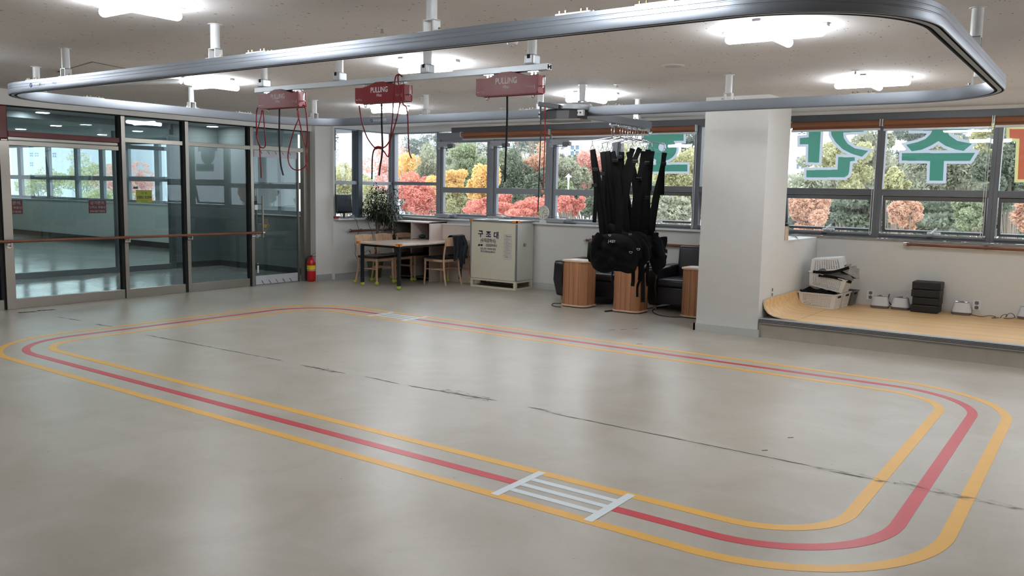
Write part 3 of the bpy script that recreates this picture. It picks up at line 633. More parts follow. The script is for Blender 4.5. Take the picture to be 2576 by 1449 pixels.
# =================================================================== CEILING LAMPS
def lamp(c, label):
    t = empty('ceiling_light', (c[0], c[1], CZ-.075), label, 'ceiling light', 'cross-shaped fluorescent ceiling lights')
    cx, cy = c; L = .335
    MB().box(cx-L-.015, cx+L+.015, cy-.028, cy+.028, CZ-.022, CZ).box(cx-.028, cx+.028, cy-L-.015, cy+L+.015, CZ-.016, CZ).build('base_plate', M_WPAINT, t, bevel=.004)
    for ax in (0, 1):
        m = MB(); prof = []
        n = 7; r = .031
        for i in range(n+1):
            s = math.pi/2*i/n; prof.append((-(L-r)-r*math.cos(s), r*math.sin(s)))
        pts = prof+[(-a, b) for a, b in reversed(prof)]
        path = [(a, 0) for a, b in pts]; rad = [max(b, .002) for a, b in pts]
        if ax == 0: m.tube([(cx+a, cy, CZ-.05) for a, _ in path], rad, 14)
        else: m.tube([(cx, cy+a, CZ-.05) for a, _ in path], rad, 14)
        m.build('diffuser', M_LAMP, t, smooth=True)
    return t
LAMPS = [((1947, 90), 'cross-shaped ceiling light, largest on the right'), ((2193, 211), 'cross-shaped ceiling light near the windows on the right'),
         ((1075, 172), 'cross-shaped ceiling light behind the white pulley beam'), ((534, 214), 'cross-shaped ceiling light left of the pulley beam'),
         ((330, 17), 'cross-shaped ceiling light cut by the top edge at the left'), ((980, 277), 'cross-shaped ceiling light just under the middle red box'), ((1487, 248), 'cross-shaped ceiling light above the motor unit')]
for (px, py), lb in LAMPS:
    p = at(px, py, 2, CZ-.05); lamp((p.x, p.y), lb)
for x, y in ((-8.4, 2.95), (-2.05, 2.95), (1.1, 5.9), (1.1, 8.85)):
    lamp((x, y), 'cross-shaped ceiling light outside the picture')
def disc(px, py, r, name, label, cat, m, h=.008):
    p = at(px, py, 2, CZ); o = empty(name, (p.x, p.y, CZ-h), label, cat)
    MB().lathe([(r*.8, 0), (r, h*.6), (r, h)], (p.x, p.y, CZ-h), 28).build('rim', M_WPAINT, o); MB().lathe([(r*.72, -.001), (r*.72, 0)], (p.x, p.y, CZ-h), 28).build('face', m, o)
disc(1693, 165, .10, 'ceiling_speaker', 'round white ceiling speaker left of the big cross light', 'speaker', mat('speaker grille', C(205, 202, 198), .6))
def sprinkler(px, py, label):
    p = at(px, py, 2, CZ); o = empty('sprinkler', (p.x, p.y, CZ-.03), label, 'sprinkler', 'small sprinkler heads in the ceiling')
    MB().lathe([(.03, 0), (.036, .006)], (p.x, p.y, CZ-.006), 18).build('escutcheon', M_WPAINT, o)
    MB().cyl((p.x, p.y, CZ-.03), (p.x, p.y, CZ-.006), .007, 8).lathe([(.014, 0), (.014, .003)], (p.x, p.y, CZ-.032), 12).build('nozzle', M_STEEL, o)
sprinkler(961, 71, 'small sprinkler head above the front track, upper middle'); sprinkler(1289, 107, 'sprinkler head behind the front track above the red boxes'); sprinkler(2152, 178, 'sprinkler head above the right-hand window light')
sprinkler(1553, 212, 'sprinkler head right of the third red box'); sprinkler(1058, 245, 'sprinkler head right of the middle red box'); sprinkler(1264, 272, 'sprinkler head left of the motor unit')
m = MB()
for a, b in (((1640, 45), (1700, 60)),): pass
p = at(1289, 100, 2, CZ); o = MB().lathe([(.035, 0), (.05, .03), (.06, .035)], (p.x, p.y, CZ-.035), 20).build('smoke_detector', M_WPAINT, smooth=True); tag(o, 'white smoke detector just below the front track', 'smoke detector')
hs = mat('hatch joint', C(120, 104, 82), .8)
p0, p1, p2, p3 = (at(q[0], q[1], 2, CZ) for q in ((145, 180), (232, 155), (390, 186), (310, 212)))
o = MB()
for a, b in ((p0, p1), (p1, p2), (p2, p3), (p3, p0)): o.beam(a-Z*.003, b-Z*.003, .012, .006)
tag(o.build('ceiling_hatch', hs), 'square ceiling access hatch outline behind the front track at the left', 'ceiling hatch')
for px, py, r_, dx in ((265, 215, .02, .9),):
    a, b = at(250, 212, 2, CZ-.02), at(455, 205, 2, CZ-.02)
    m = MB().tube([a, (a+b)/2, b], .025, 10).build('ceiling_pipe', M_WPAINT, smooth=True); tag(m, 'white surface pipe running along the ceiling at the left', 'pipe')

# =================================================================== OVERHEAD TRACK
RX0, RX1, RY0, RY1, RR = -8.76, -.745, 3.665, 7.645, .72
def rrect(off, n=20, R=RR):
    P = []
    for cx, cy, a0 in ((RX1-R, RY1-R, 0), (RX0+R, RY1-R, 90), (RX0+R, RY0+R, 180), (RX1-R, RY0+R, 270)):
        for i in range(n+1):
            a = math.radians(a0+90*i/n); P.append((cx+(R+off)*math.cos(a), cy+(R+off)*math.sin(a)))
    return P
TZ0, TZ1 = 2.377, 2.468
trk = empty('ceiling_track', ((RX0+RX1)/2, (RY0+RY1)/2, TZ0), 'large oval aluminium ceiling track for the walking harness', 'ceiling track')
prof = [(.0375, TZ1), (.0375, TZ1-.022), (.0355, TZ1-.024), (.0355, TZ1-.028), (.0375, TZ1-.03), (.0375, TZ1-.046), (.0355, TZ1-.048), (.0355, TZ1-.052), (.0375, TZ1-.054), (.0375, TZ0+.012), (.034, TZ0), (.026, TZ0), (.026, TZ0+.02), (.015, TZ0+.02), (.015, TZ0), (-.012, TZ0), (-.012, TZ0+.02), (-.024, TZ0+.02), (-.024, TZ0), (-.034, TZ0), (-.0375, TZ0+.012), (-.0375, TZ1)]
dark = {11, 12, 13, 16, 17, 18}
loops = [rrect(o_, 24) for o_, _ in prof]; n = len(loops[0]); mb = MB(); mb.v = [(x, y, prof[k][1]) for k in range(len(prof)) for x, y in loops[k]]
for k in range(len(prof)):
    k2 = (k+1) % len(prof)
    for i in range(n): mb.f.append((k*n+i, k*n+(i+1) % n, k2*n+(i+1) % n, k2*n+i)); mb.m.append(1 if k in dark else 0)
mb.build('track', [M_ALU, M_SLOT], trk, smooth=True)
def hanger(x, y, ax, parent, z=TZ1, r=.032, w=.14):
    dx = X if ax == 0 else Y; dy = Y if ax == 0 else X; c = Vector((x, y, z))
    m = MB(); hh = .065
    m.obox(c+dx*-w/2*.5+Z*hh/2, (.008 if ax == 0 else .06, .06 if ax == 0 else .008, hh)).obox(c+dx*w/2*.5+Z*hh/2, (.008 if ax == 0 else .06, .06 if ax == 0 else .008, hh))
    m.obox(c+Z*hh, (w/2+.008 if ax == 0 else .06, .06 if ax == 0 else w/2+.008, .006)); m.obox(c+dx*-w*.42+Z*.004, (w*.34 if ax == 0 else .05, .05 if ax == 0 else w*.34, .006)); m.obox(c+dx*w*.42+Z*.004, (w*.34 if ax == 0 else .05, .05 if ax == 0 else w*.34, .006))
    h = m.build('hanger_bracket', M_WPAINT, parent)
    MB().cyl(c+Z*hh, (x, y, CZ-.004), r, 18).lathe([(r*1.5, 0), (r*1.5, .004)], (x, y, CZ-.004), 20).build('drop_pipe', M_WPAINT, h, smooth=True)
    b = MB()
    for s in (-.42, .42): b.cyl(c+dx*w*s+Z*.005, c+dx*w*s+Z*.022, .008, 8)
    b.build('bolt', mat('brass bolt', C(150, 138, 110), .35, .8), h)
for px, py in ((543, 62), (220, 130), (1170, 0)): hanger(at(px, py, 2, CZ).x, RY0, 0, trk)
hanger(-1.2, RY0, 0, trk)
hanger(RX0+.10, 4.1, 1, trk); hanger(RX0, 5.86, 1, trk); hanger(RX0+.26, RY1-.18, 1, trk)
for x in (-6.75, -5.12, -4.60, -3.02): hanger(x, RY1, 0, trk)
hanger(RX1-.2, RY1-.2, 0, trk); hanger(RX1, 5.63, 1, trk)
def splice(x, y, ax):
    m = MB(); dx = X if ax == 0 else Y
    for s in (-1, 1):
        q = Vector((x, y, TZ1)); sd = (Y if ax == 0 else X)*s*.03
        m.obox(q+sd+Z*.002, (.20 if ax == 0 else .02, .02 if ax == 0 else .20, .008))
    o = m.build('splice_plate', M_WPAINT, trk)
    b = MB()
    for k in (-.08, -.045, .045, .08):
        for s in (-1, 1): b.cyl(Vector((x, y, TZ1+.004))+dx*k+(Y if ax == 0 else X)*s*.03, Vector((x, y, TZ1+.02))+dx*k+(Y if ax == 0 else X)*s*.03, .007, 8)
    b.build('bolt', MATS['brass bolt'], o)
for px, py in ((90, 207), (655, 136), (1450, 36), (1655, 12)): splice(at(px, py, 1, RY0).x, RY0, 0)
for px, py in ((950, 305), (1328, 283), (1542, 273), (2172, 243)): splice(at(px, py, 1, RY1).x, RY1, 0)
for px, py in ((234, 252), (612, 284)): splice(RX0, at(px, py, 0, RX0).y, 1)
def logo(x0, y, ydir, sgn, a='WALKMATE'):
    u = X*sgn; c = Vector((x0, y, TZ0+.034)); nn = u.cross(Z)
    text(a, c+u*.055, u, Z, .042, M_TEXTW, trk, 'lettering', .006, 'LEFT', .0006); text('Hhaz', c+u*.40, u, Z, .038, mat('logo navy', C(36, 56, 92), .5, vary=0), trk, 'lettering', .003, 'LEFT', .0006)
    MB().ring(c+u*.03+Z*.014+nn*.0008, .016, .0035, (0, 1, 0), 24, 6).build('logo_ring', M_TEXTB, trk)
logo(at(73, 215, 1, RY0-.04).x, RY0-.0375, -1, 1)
logo(at(930, 305, 1, RY1-.04).x, RY1-.0375, -1, 1)

# siding track carrying the harnesses, motor unit
SX = -4.71
sd = empty('storage_track', (SX, 8.6, TZ0-.01), 'short aluminium siding track holding the row of harnesses', 'track')
MB().box(SX-.037, SX+.037, 7.72, 9.42, TZ0, TZ1-.01).build('track', M_ALU, sd, bevel=.003)
MB().box(SX-.02, SX+.02, 7.75, 9.41, TZ0-.001, TZ0+.002).box(SX-.03, SX+.03, 9.418, 9.422, TZ0+.005, TZ1-.015).build('slot', mat('track end', C(178, 180, 182), .5), sd)
m = MB()
for k in range(6): m.cyl((SX-.02, 8.2+k*.06, TZ1-.01), (SX-.02, 8.2+k*.06, TZ1+.015), .006, 6)
m.build('bolt', MATS['brass bolt'], sd)
hanger(SX, 9.1, 1, sd, TZ1-.01); 
mu = empty('hoist_unit', (-4.70, 7.50, 2.30), 'dark motor unit with a pale round cover on the far side of the track', 'motor unit')
cxm, cym = -4.72, 7.49
a0 = [2*math.pi*i/28 for i in range(28)]
MB().prism([(-4.95, 7.40), (-4.86, 7.36), (-4.72, 7.345), (-4.58, 7.36), (-4.50, 7.40), (-4.50, 7.60), (-4.95, 7.60)], 2, 2.322, 2.425).build('housing', mat('charcoal housing', C(62, 62, 64), .45), mu, bevel=.012)
MB().prism([(-4.93, 7.36), (-4.72, 7.33), (-4.46, 7.38), (-4.46, 7.60), (-4.93, 7.60)], 2, 2.315, 2.332).build('base_tray', mat('grey tray', C(120, 118, 116), .5), mu)
MB().lathe([(.20, 0), (.245, .012), (.245, .06), (.225, .075)], (cxm-.02, 7.62, 2.425), 40).build('round_cover', M_ALUL, mu, smooth=True)
[q_.build('track_clamp', M_WPAINT, mu, bevel=.004) for q_ in (MB().box(-4.52, -4.44, 7.40, 7.44, 2.36, 2.42), MB().box(-4.99, -4.94, 7.42, 7.47, 2.36, 2.42))]
m = MB()
for x, z in ((-4.505, 2.39), (-4.47, 2.39), (-4.97, 2.39)): m.cyl((x, 7.395, z), (x, 7.42, z), .009, 10)
m.build('bolt', M_BLACK, mu)
pa, pb = at(1356, 262, 1, 7.30), at(1408, 269, 1, 7.34)
MB().beam(pa, pb+Y*.0, .05, .045).build('control_arm', mat('charcoal arm', C(56, 54, 56), .45), mu, bevel=.004)
for pth, wd, ball, nm in (([(1360, 268), (1360, 340), (1357, 430), (1353, 541)], M_BLACK, (1353, 537), 'black'), ([(1371, 268), (1371, 330), (1369, 400), (1365, 484)], mat('red cord', C(140, 20, 30), .6), (1365, 482), 'red')):
    P = smoothpath([at(a, b, 1, 7.27) for a, b in pth], 5)
    c = MB().tube(P, .006, 7).build('pull_cord', wd, mu, smooth=True, label=nm+' pull cord'); q = at(ball[0], ball[1], 1, 7.27)
    MB().sphere(q, .018, 8).build('wooden_ball', mat('wooden ball', C(196, 152, 104), .5), c, smooth=True)

# =================================================================== PULLEY BEAM AND RED BOXES
BYP = 4.90
bm_ = empty('pulley_beam', (-4.75, BYP, 2.418), 'straight pale aluminium beam carrying the three red pulley boxes', 'beam')
x0b, x1b = at(640, 234, 1, BYP-.03).x, at(1376, 172, 1, BYP-.03).x
MB().box(x0b, x1b, BYP-.03, BYP+.03, 2.418, 2.460).build('beam', M_ALUL, bm_, bevel=.002)
MB().box(x1b, x1b+.002, BYP-.022, BYP-.008, 2.424, 2.454).box(x1b, x1b+.002, BYP+.008, BYP+.022, 2.424, 2.454).box(x1b, x1b+.002, BYP-.02, BYP+.02, 2.434, 2.444).build('end_slot', M_SLOT, bm_)
for px in (664, 854, 1075, 1338):
    x = at(px, 180, 1, BYP).x
    h = MB().box(x-.04, x+.04, BYP-.045, BYP+.045, 2.460, 2.53).build('hanger_bracket', M_ALUL, bm_, bevel=.012, seg=3)
    MB().cyl((x, BYP, 2.53), (x, BYP, CZ), .032, 18).build('drop_pipe', M_WPAINT, h, smooth=True)
    MB().box(x-.012, x+.012, BYP-.047, BYP-.044, 2.50, 2.528).build('notch', M_SLOT, h)
M_PR = mat('pulley box red', C(122, 10, 24), .38, vary=.03)
def pull_box(xl, dz, label):
    """xl = left end of the red box"""
    Wd, z0 = .535, 2.262+dz; yf, yb = BYP-.05, BYP+.045
    t = empty('pulley_box', (xl+Wd/2, BYP, z0), label, 'pulley box', 'red pulley exercise boxes')
    poly = [(xl+.012, z0), (xl+Wd-.012, z0), (xl+Wd, z0+.012), (xl+Wd, z0+.128), (xl+Wd*.86, z0+.122), (xl+Wd*.78, z0+.130), (xl+Wd*.58, z0+.158), (xl+Wd*.42, z0+.158), (xl+Wd*.24, z0+.13), (xl+Wd*.15, z0+.122), (xl, z0+.124), (xl, z0+.012)]
    MB().prism(poly, 1, yf, yf+.012).prism(poly, 1, yb-.012, yb).build('cover', M_PR, t, bevel=.002)
    MB().box(xl+.004, xl+.02, yf+.012, yb-.012, z0+.004, z0+.12).box(xl+Wd-.02, xl+Wd-.004, yf+.012, yb-.012, z0+.004, z0+.125).box(xl+.02, xl+Wd-.02, yf+.012, yb-.012, z0+.004, z0+.02).build('end_panel', mat('pulley end red', C(134, 30, 44), .35), t)
    text('PULLING', (xl+Wd*.50, yf, z0+.078), X, Z, .058, M_TEXTW, t, 'lettering', .016, sx=.82)
    text('Hhaz', (xl+Wd*.5, yf, z0+.045), X, Z, .034, M_TEXTW, t, 'lettering', .004, sx=.8)
    text('Sling', (xl+.035, yf, z0+.022), X, Z, .024, M_TEXTG, t, 'lettering', 0, 'LEFT'); text('Pulley', (xl+Wd-.035, yf, z0+.04), X, Z, .024, M_TEXTG, t, 'lettering', 0, 'RIGHT')
    MB().box(xl+.012, xl+.03, yf-.0006, yf, z0+.026, z0+.030).build('mark', M_TEXTW, t); MB().box(xl+Wd-.028, xl+Wd-.024, yf-.0006, yf, z0+.03, z0+.058).build('mark', M_TEXTW, t)
    for xx in (xl+.09, xl+Wd-.06):
        h = MB().box(xx-.045, xx+.045, BYP-.02, BYP+.02, 2.410, 2.416).obox((xx-.012, BYP, (z0+.12+2.41)/2), (.016, .03, 2.41-z0-.11)).obox((xx+.016, BYP, (z0+.12+2.41)/2), (.014, .026, 2.41-z0-.11))
        h.cyl((xx-.03, BYP, 2.385), (xx+.03, BYP, 2.385), .012, 10).build('trolley', M_CHROME, t)
    for xx in (xl+.07, xl+Wd-.07): MB().ring((xx, BYP, z0-.014), .011, .003).build('eye_ring', M_CHROME, t, smooth=True)
    for xx, s, zz in ((xl-.012, -1, .055), (xl+Wd+.018, 1, .075)):
        MB().tube(smoothpath([(xx, BYP-.01, z0+zz-.035), (xx+s*.0, BYP-.01, z0+zz+.03), (xx+s*.007, BYP-.01, z0+zz+.045), (xx+s*.014, BYP-.01, z0+zz+.03), (xx+s*.010, BYP-.01, z0+zz-.03)], 4), .0032, 6).build('hook', M_CHROME, t, smooth=True)
    MB().cyl((xl+Wd-.002, BYP-.01, z0+.05), (xl+Wd+.04, BYP-.01, z0+.05), .004, 8).build('pin', M_CHROME, t)
    return t
yp = BYP-.05
pb1 = pull_box(at(649, 262, 1, yp).x, .008, 'red pulley box marked PULLING, leftmost, with two looped ropes')
pb2 = pull_box(at(893, 245, 1, yp).x, .002, 'middle red pulley box marked PULLING, rope knotted below it')
pb3 = pull_box(at(1197, 225, 1, yp).x, .0, 'red pulley box marked PULLING, rightmost, with one straight black rope')
M_RC = mat('dark red cord', C(128, 16, 30), .65, vary=.1, scale=60); M_BC = mat('black cord', C(16, 16, 18), .7)
def rope(parent, pts, m, y=BYP, r=.0052, amp=.012, label=None):
    P = []
    for i, q in enumerate(pts):
        yy = y+(q[2] if len(q) > 2 else amp*math.sin(i*1.7)); P.append(at(q[0], q[1], 1, yy))
    return MB().tube(smoothpath(P, 6), r, 7).build('rope', m, parent, smooth=True, label=label)
g = lambda pts: [(620+a/5.175, 180+b/5.175, *c) for a, b, *c in pts]
rope(pb1, g([(200, 505), (190, 580), (165, 680), (140, 800), (145, 880), (170, 960), (185, 985), (215, 995), (240, 978), (248, 930), (238, 800), (228, 640), (215, 505)]), M_RC)
rope(pb1, g([(148, 470), (132, 540), (130, 700), (134, 850), (160, 940), (172, 980), (178, 1100), (188, 1250), (192, 1385)]), M_RC, r=.006)
rope(pb1, g([(430, 490), (428, 700), (428, 900), (436, 1080), (450, 1230), (480, 1350)]), M_BC, r=.0075, label='thick black rope')
rope(pb1, g([(668, 480), (680, 600), (620, 760), (565, 960), (540, 1100), (560, 1210), (610, 1270), (670, 1283), (735, 1262), (778, 1210), (786, 1150), (775, 1020), (740, 880), (690, 650), (668, 560), (664, 485)]), M_RC)
rope(pb1, g([(725, 440), (755, 445), (775, 520), (790, 680), (795, 850), (780, 1010), (776, 1150), (790, 1260), (805, 1318)]), M_RC, r=.0055)
g = lambda pts: [(860+a/4.996, 170+b/4.996, *c) for a, b, *c in pts]
rope(pb2, g([(218, 480), (235, 600), (270, 750), (330, 900), (415, 1010), (440, 1020)]), M_RC)
rope(pb2, g([(500, 455), (502, 700), (508, 900), (510, 1020), (500, 1130), (480, 1250), (468, 1355)]), M_BC, r=.0075, label='thick black rope')
rope(pb2, g([(415, 1018), (395, 1060), (383, 1150), (380, 1290), (378, 1400)]), M_BC, r=.006)
rope(pb2, g([(420, 1012, -.02), (460, 1004, -.02), (505, 1014, -.02)]), M_RC, r=.012, label='knot in the rope')
rope(pb2, g([(510, 1012), (560, 980), (610, 900), (650, 780), (690, 640), (720, 500), (728, 440, -.08), (722, 300, -.09), (705, 140, -.085), (715, 95, -.06), (765, 98, .03)]), M_RC)
rope(pb2, g([(505, 1025), (540, 1070), (575, 1118), (592, 1090), (605, 950), (620, 800), (640, 600), (645, 440, -.08), (655, 260, -.09), (675, 120, -.085), (710, 88, -.06), (745, 100, -.04), (762, 150, 0)]), M_RC)
rope(pb2, g([(760, 260, -.075), (762, 380, -.08), (770, 460, -.07), (810, 500), (828, 640), (835, 850), (845, 1050), (875, 1140)]), M_RC)
g = lambda pts: [(1080+a/8.05, 100+b/8.05, *c) for a, b, *c in pts]
rope(pb3, g([(1578, 1150), (1578, 1449)])+[(1275, 330), (1272, 400), (1270, 458)], M_BC, r=.0075, amp=0, label='thick black rope')

# =================================================================== HARNESSES
def strap(parent, P, w=.045, side=X, name='strap', m=None): return MB().ribbon(smoothpath(P, 5), w, .004, side=side).build(name, m or M_WEB, parent, smooth=False)
def buckle(parent, p, w=.06):
    return MB().box(p.x-w/2, p.x+w/2, p.y-.014, p.y-.004, p.z-.02, p.z+.02).box(p.x-w*.42, p.x+w*.42, p.y-.018, p.y-.012, p.z+.004, p.z+.012).build('buckle', mat('buckle plastic', C(26, 26, 28), .35), parent, bevel=.004)
def dring(parent, p, r=.019): 
    return MB().ring(p, r, .0028, (0, 1, 0), 14, 6, 180, 360).cyl(p-X*r, p+X*r, .0028, 6).build('d_ring', M_CHROME, parent, smooth=True)
def shell(c, rx, ry, h, seed, a0=-30, a1=210, thick=.03, sag=.05, n=26, mrows=12):
    """padded belt: open curved band with folds"""
    rr_ = random.Random(seed); ph = [rr_.uniform(0, 6.28) for _ in range(6)]; vs = []; rows = mrows
    for side in (0, 1):
        for j in range(rows+1):
            t = j/rows
            for i in range(n+1):
                s = i/n; a = math.radians(a0+(a1-a0)*s)
                k = 1-(thick/max(rx, .05) if side else 0)
                fold = .020*math.sin(5*a+ph[0]+3*t)+.012*math.sin(11*a+ph[1]-4*t)
                flare = 1+.10*math.sin(math.pi*t+ph[2]*.2)-.12*(1-t)
                x = c[0]+(rx*k+fold)*flare*math.cos(a); y = c[1]-(ry*k+fold)*flare*math.sin(a)
                z = c[2]+h*(t-.5)+sag*math.sin(2*a+ph[3])*.5-(.03*math.sin(3*a+ph[4]))*(1-t)
                vs.append((x, y, z))
    m = MB(); N = (n+1)*(rows+1); fs = []
    for j in range(rows):
        for i in range(n):
            q = j*(n+1)+i; fs += [(q, q+1, q+n+2, q+n+1), (N+q, N+q+n+1, N+q+n+2, N+q+1)]
    for i in range(n): fs += [(i, N+i, N+i+1, i+1), (rows*(n+1)+i, rows*(n+1)+i+1, N+rows*(n+1)+i+1, N+rows*(n+1)+i)]
    for j in range(rows): fs += [(j*(n+1), (j+1)*(n+1), N+(j+1)*(n+1), N+j*(n+1)), (j*(n+1)+n, N+j*(n+1)+n, N+(j+1)*(n+1)+n, (j+1)*(n+1)+n)]
    return m.add(vs, fs)
HS = [  # hook px, left ring px, right ring px (x,y of triangle), depth, label
 ((1542, 337), (1490, 372), (1591, 370), 8.52, 'black walking harness nearest on the siding track, straps furthest left'),
 ((1563, 341), (1515, 378), (1609, 369), 8.72, 'second black walking harness from the motor unit'),
 ((1575, 344), (1528, 376), (1618, 377), 8.85, 'third black walking harness from the motor unit'),
 ((1586, 345), (1540, 377), (1630, 373), 8.97, 'fourth black walking harness from the motor unit'),
 ((1602, 348), (1563, 378), (1640, 378), 9.10, 'fifth black walking harness from the motor unit'),
 ((1627, 348), (1580, 378), (1671, 381), 9.27, 'black walking harness furthest along the siding track, strap alone at the right')]
# where each harness's straps run (photo sight-lines): left strap, right strap, tails, belt centre/size
HP = [
 dict(L=[(1490, 376), (1494, 420), (1500, 470), (1508, 530), (1515, 600)], R=[(1591, 374), (1578, 420), (1566, 470), (1560, 540), (1558, 610)], T=[[(1499, 472), (1498, 515), (1495, 560)], [(1547, 420), (1556, 450), (1560, 490)]], belt=((1537, 634), .27, .15, .25, 1), B=[(1498, 426), (1496, 466)]),
 dict(L=[(1515, 382), (1520, 430), (1527, 500), (1531, 560), (1532, 600)], R=[(1609, 373), (1594, 410), (1582, 460), (1572, 530), (1568, 600)], T=[[(1519, 440), (1518, 500), (1517, 542)]], belt=((1552, 645), .24, .16, .24, 2), B=[(1516, 437), (1599, 406)]),
 dict(L=[(1528, 380), (1534, 440), (1541, 510), (1545, 560), (1546, 606)], R=[(1618, 380), (1613, 430), (1606, 480), (1600, 540), (1596, 600)], T=[[(1532, 450), (1530, 520), (1528, 580)]], belt=((1582, 622), .26, .15, .22, 3), B=[(1574, 452), (1608, 450)]),
 dict(L=[(1540, 381), (1548, 430), (1558, 490), (1568, 560), (1572, 600)], R=[(1630, 376), (1625, 430), (1617, 500), (1612, 560), (1608, 600)], T=[[(1637, 400), (1636, 440), (1634, 480)], [(1612, 480), (1608, 530), (1606, 572)]], belt=((1560, 612), .20, .15, .20, 4), B=[(1546, 404), (1629, 410)]),
 dict(L=[(1563, 382), (1560, 420), (1566, 480), (1576, 540), (1580, 600)], R=[(1640, 380), (1636, 430), (1630, 500), (1632, 560), (1628, 606)], T=[[(1628, 500), (1632, 530), (1630, 575)]], belt=((1618, 612), .20, .14, .22, 5), B=[(1559, 395), (1628, 497)]),
 dict(L=[(1580, 382), (1592, 440), (1602, 520), (1612, 580), (1618, 620)], R=[(1671, 384), (1666, 430), (1655, 490), (1644, 560), (1640, 610)], T=[[(1668, 405), (1667, 440), (1666, 490)]], belt=((1648, 625), .13, .12, .20, 6), B=[(1670, 412), (1580, 470)])]
for (hk, lr, rr2, yd, lb), hp in zip(HS, HP):
    hp0 = at(hk[0], hk[1], 1, yd); t = empty('walking_harness', (hp0.x, yd, .75), lb, 'harness', 'black walking harnesses hung on the siding track')
    top = Vector((SX, yd, TZ0)); ap = Vector((SX, yd, hp0.z))
    ll, rl = at(lr[0], lr[1]-18, 1, yd), at(rr2[0], rr2[1]-18, 1, yd)
    ap.z = max(ll.z, rl.z)+.035
    k = MB().box(SX-.035, SX+.035, yd-.03, yd+.03, TZ0-.035, TZ0-.012).cyl((SX-.04, yd, TZ0-.02), (SX+.04, yd, TZ0-.02), .014, 10).build('trolley', M_CHROME, t, bevel=.003)
    MB().tube(smoothpath([(SX-.004, yd, TZ0-.03), (SX-.018, yd, (TZ0+ap.z)/2), (SX, yd, ap.z-.004), (SX+.018, yd, (TZ0+ap.z)/2), (SX+.004, yd, TZ0-.03)], 4), .004, 6).build('carabiner', M_CHROME, t, smooth=True)
    s_ = MB().beam(ll, ap, .030, .012).beam(ap, rl, .030, .012).sphere(ap, .02, 6).build('spreader_bar', M_CHROME, t, bevel=.003)
    for q, P in ((ll, hp['L']), (rl, hp['R'])):
        e = at(P[0][0], P[0][1], 1, yd); tri = e+Z*.012; w2 = .026
        MB().tube([q, tri+Z*.045], .004, 6).tube([tri+Z*.045, tri-X*w2, tri+X*w2, tri+Z*.045], .0035, 6).build('triangle_ring', M_CHROME, t, smooth=True)
        by = yd-.03
        pts = [at(a, b, 1, yd+(by-yd)*min(1, i/3)) for i, (a, b) in enumerate(P)]
        strap(t, pts, .060); strap(t, [p_+X*(.045 if q is ll else -.045)*min(1, i_/2)+Y*.02 for i_, p_ in enumerate(pts)], .055)
    for P in hp['T']: strap(t, [at(a, b, 1, yd-.03-i*.004) for i, (a, b) in enumerate(P)], .050, name='strap_tail')
    for a, b in hp['B']: buckle(t, at(a, b, 1, yd-.02), .07)
    (bx_, bz_), rx, ry, h, sdd = hp['belt']; c = at(bx_, bz_, 1, yd)
    bl = shell((c.x, c.y, c.z), rx, ry, h*1.25, sdd).build('padded_belt', M_FAB, t, smooth=True)
    # webbing band round the belt and leg pads
    rb = [Vector((c.x+(rx+.018)*math.cos(math.radians(a)), c.y-(ry+.018)*math.sin(math.radians(a)), c.z-.02+.015*math.sin(a*.05+sdd))) for a in range(-20, 201, 12)]
    MB().ribbon(rb, .045, .005, side=Z).build('webbing_band', M_WEB, bl)
fh = [o for o in bpy.data.objects if o.name.startswith('walking_harness')]
# leg straps and dangling ends below the belts
def fabric_pad(parent, pts, w, name='leg_pad', th=.03):
    P = smoothpath(pts, 5); m = MB(); m.tube(P, [w*.5*(.75+.35*math.sin(math.pi*i/(len(P)-1))) for i in range(len(P))], 12)
    k = Matrix.Scale(.55, 4, Y); c = sum((Vector(p) for p in P), Vector())/len(P)
    for i in range(len(m.v)):
        v = Vector(m.v[i]); m.v[i] = (v.x+.006*math.sin(v.z*60), c.y+(v.y-c.y)*.55, v.z)
    return m.build(name, M_FAB, parent, smooth=True)
def A(px, py, y): return at(px, py, 1, y)
def vest(parent, outline, yd, bulge, seed, name='vest_panel'):
    r_ = random.Random(seed); P = [A(a, b, yd) for a, b in outline]; P = smoothpath(P+[P[0]], 4)[:-1]; n = len(P); c = sum(P, Vector())/n; ph = [r_.uniform(0, 6.28) for _ in range(4)]; rows = 9; vs = []; fs = []
    for s_ in (-1, 1):
        for j in range(rows+1):
            t_ = j/rows
            for i in range(n):
                q = c+(P[i]-c)*t_; a = 2*math.pi*i/n; dpt = bulge*math.sqrt(max(0, 1-t_**3))
                dpt *= 1+.22*math.sin(q.x*38+ph[0])*math.cos(q.z*22+ph[1])+.14*math.sin(q.z*55+q.x*20+ph[2]); vs.append((q.x, q.y+s_*dpt, q.z))
    N = (rows+1)*n
    for s_ in (0, 1):
        for j in range(rows):
            for i in range(n): a = s_*N+j*n+i; b = s_*N+j*n+(i+1) % n; fs.append((a, b, b+n, a+n) if s_ == 0 else (a, a+n, b+n, b))
    for i in range(n): a = rows*n+i; b = rows*n+(i+1) % n; fs.append((a, b, N+b, N+a))
    return MB().add(vs, fs).build(name, M_FAB, parent, smooth=True)
vest(fh[0], [(1512, 590), (1498, 606), (1488, 625), (1485, 650), (1491, 672), (1508, 684), (1530, 687), (1548, 677), (1564, 684), (1582, 688), (1598, 682), (1605, 655), (1603, 622), (1588, 600), (1555, 588)], 8.37, .085, 3)
vest(fh[1], [(1530, 588), (1526, 620), (1545, 650), (1570, 670), (1600, 672), (1614, 655), (1612, 610), (1585, 585)], 8.56, .07, 5)
vest(fh[3], [(1575, 585), (1580, 640), (1600, 668), (1622, 668), (1634, 640), (1632, 600), (1610, 583)], 8.78, .07, 6)
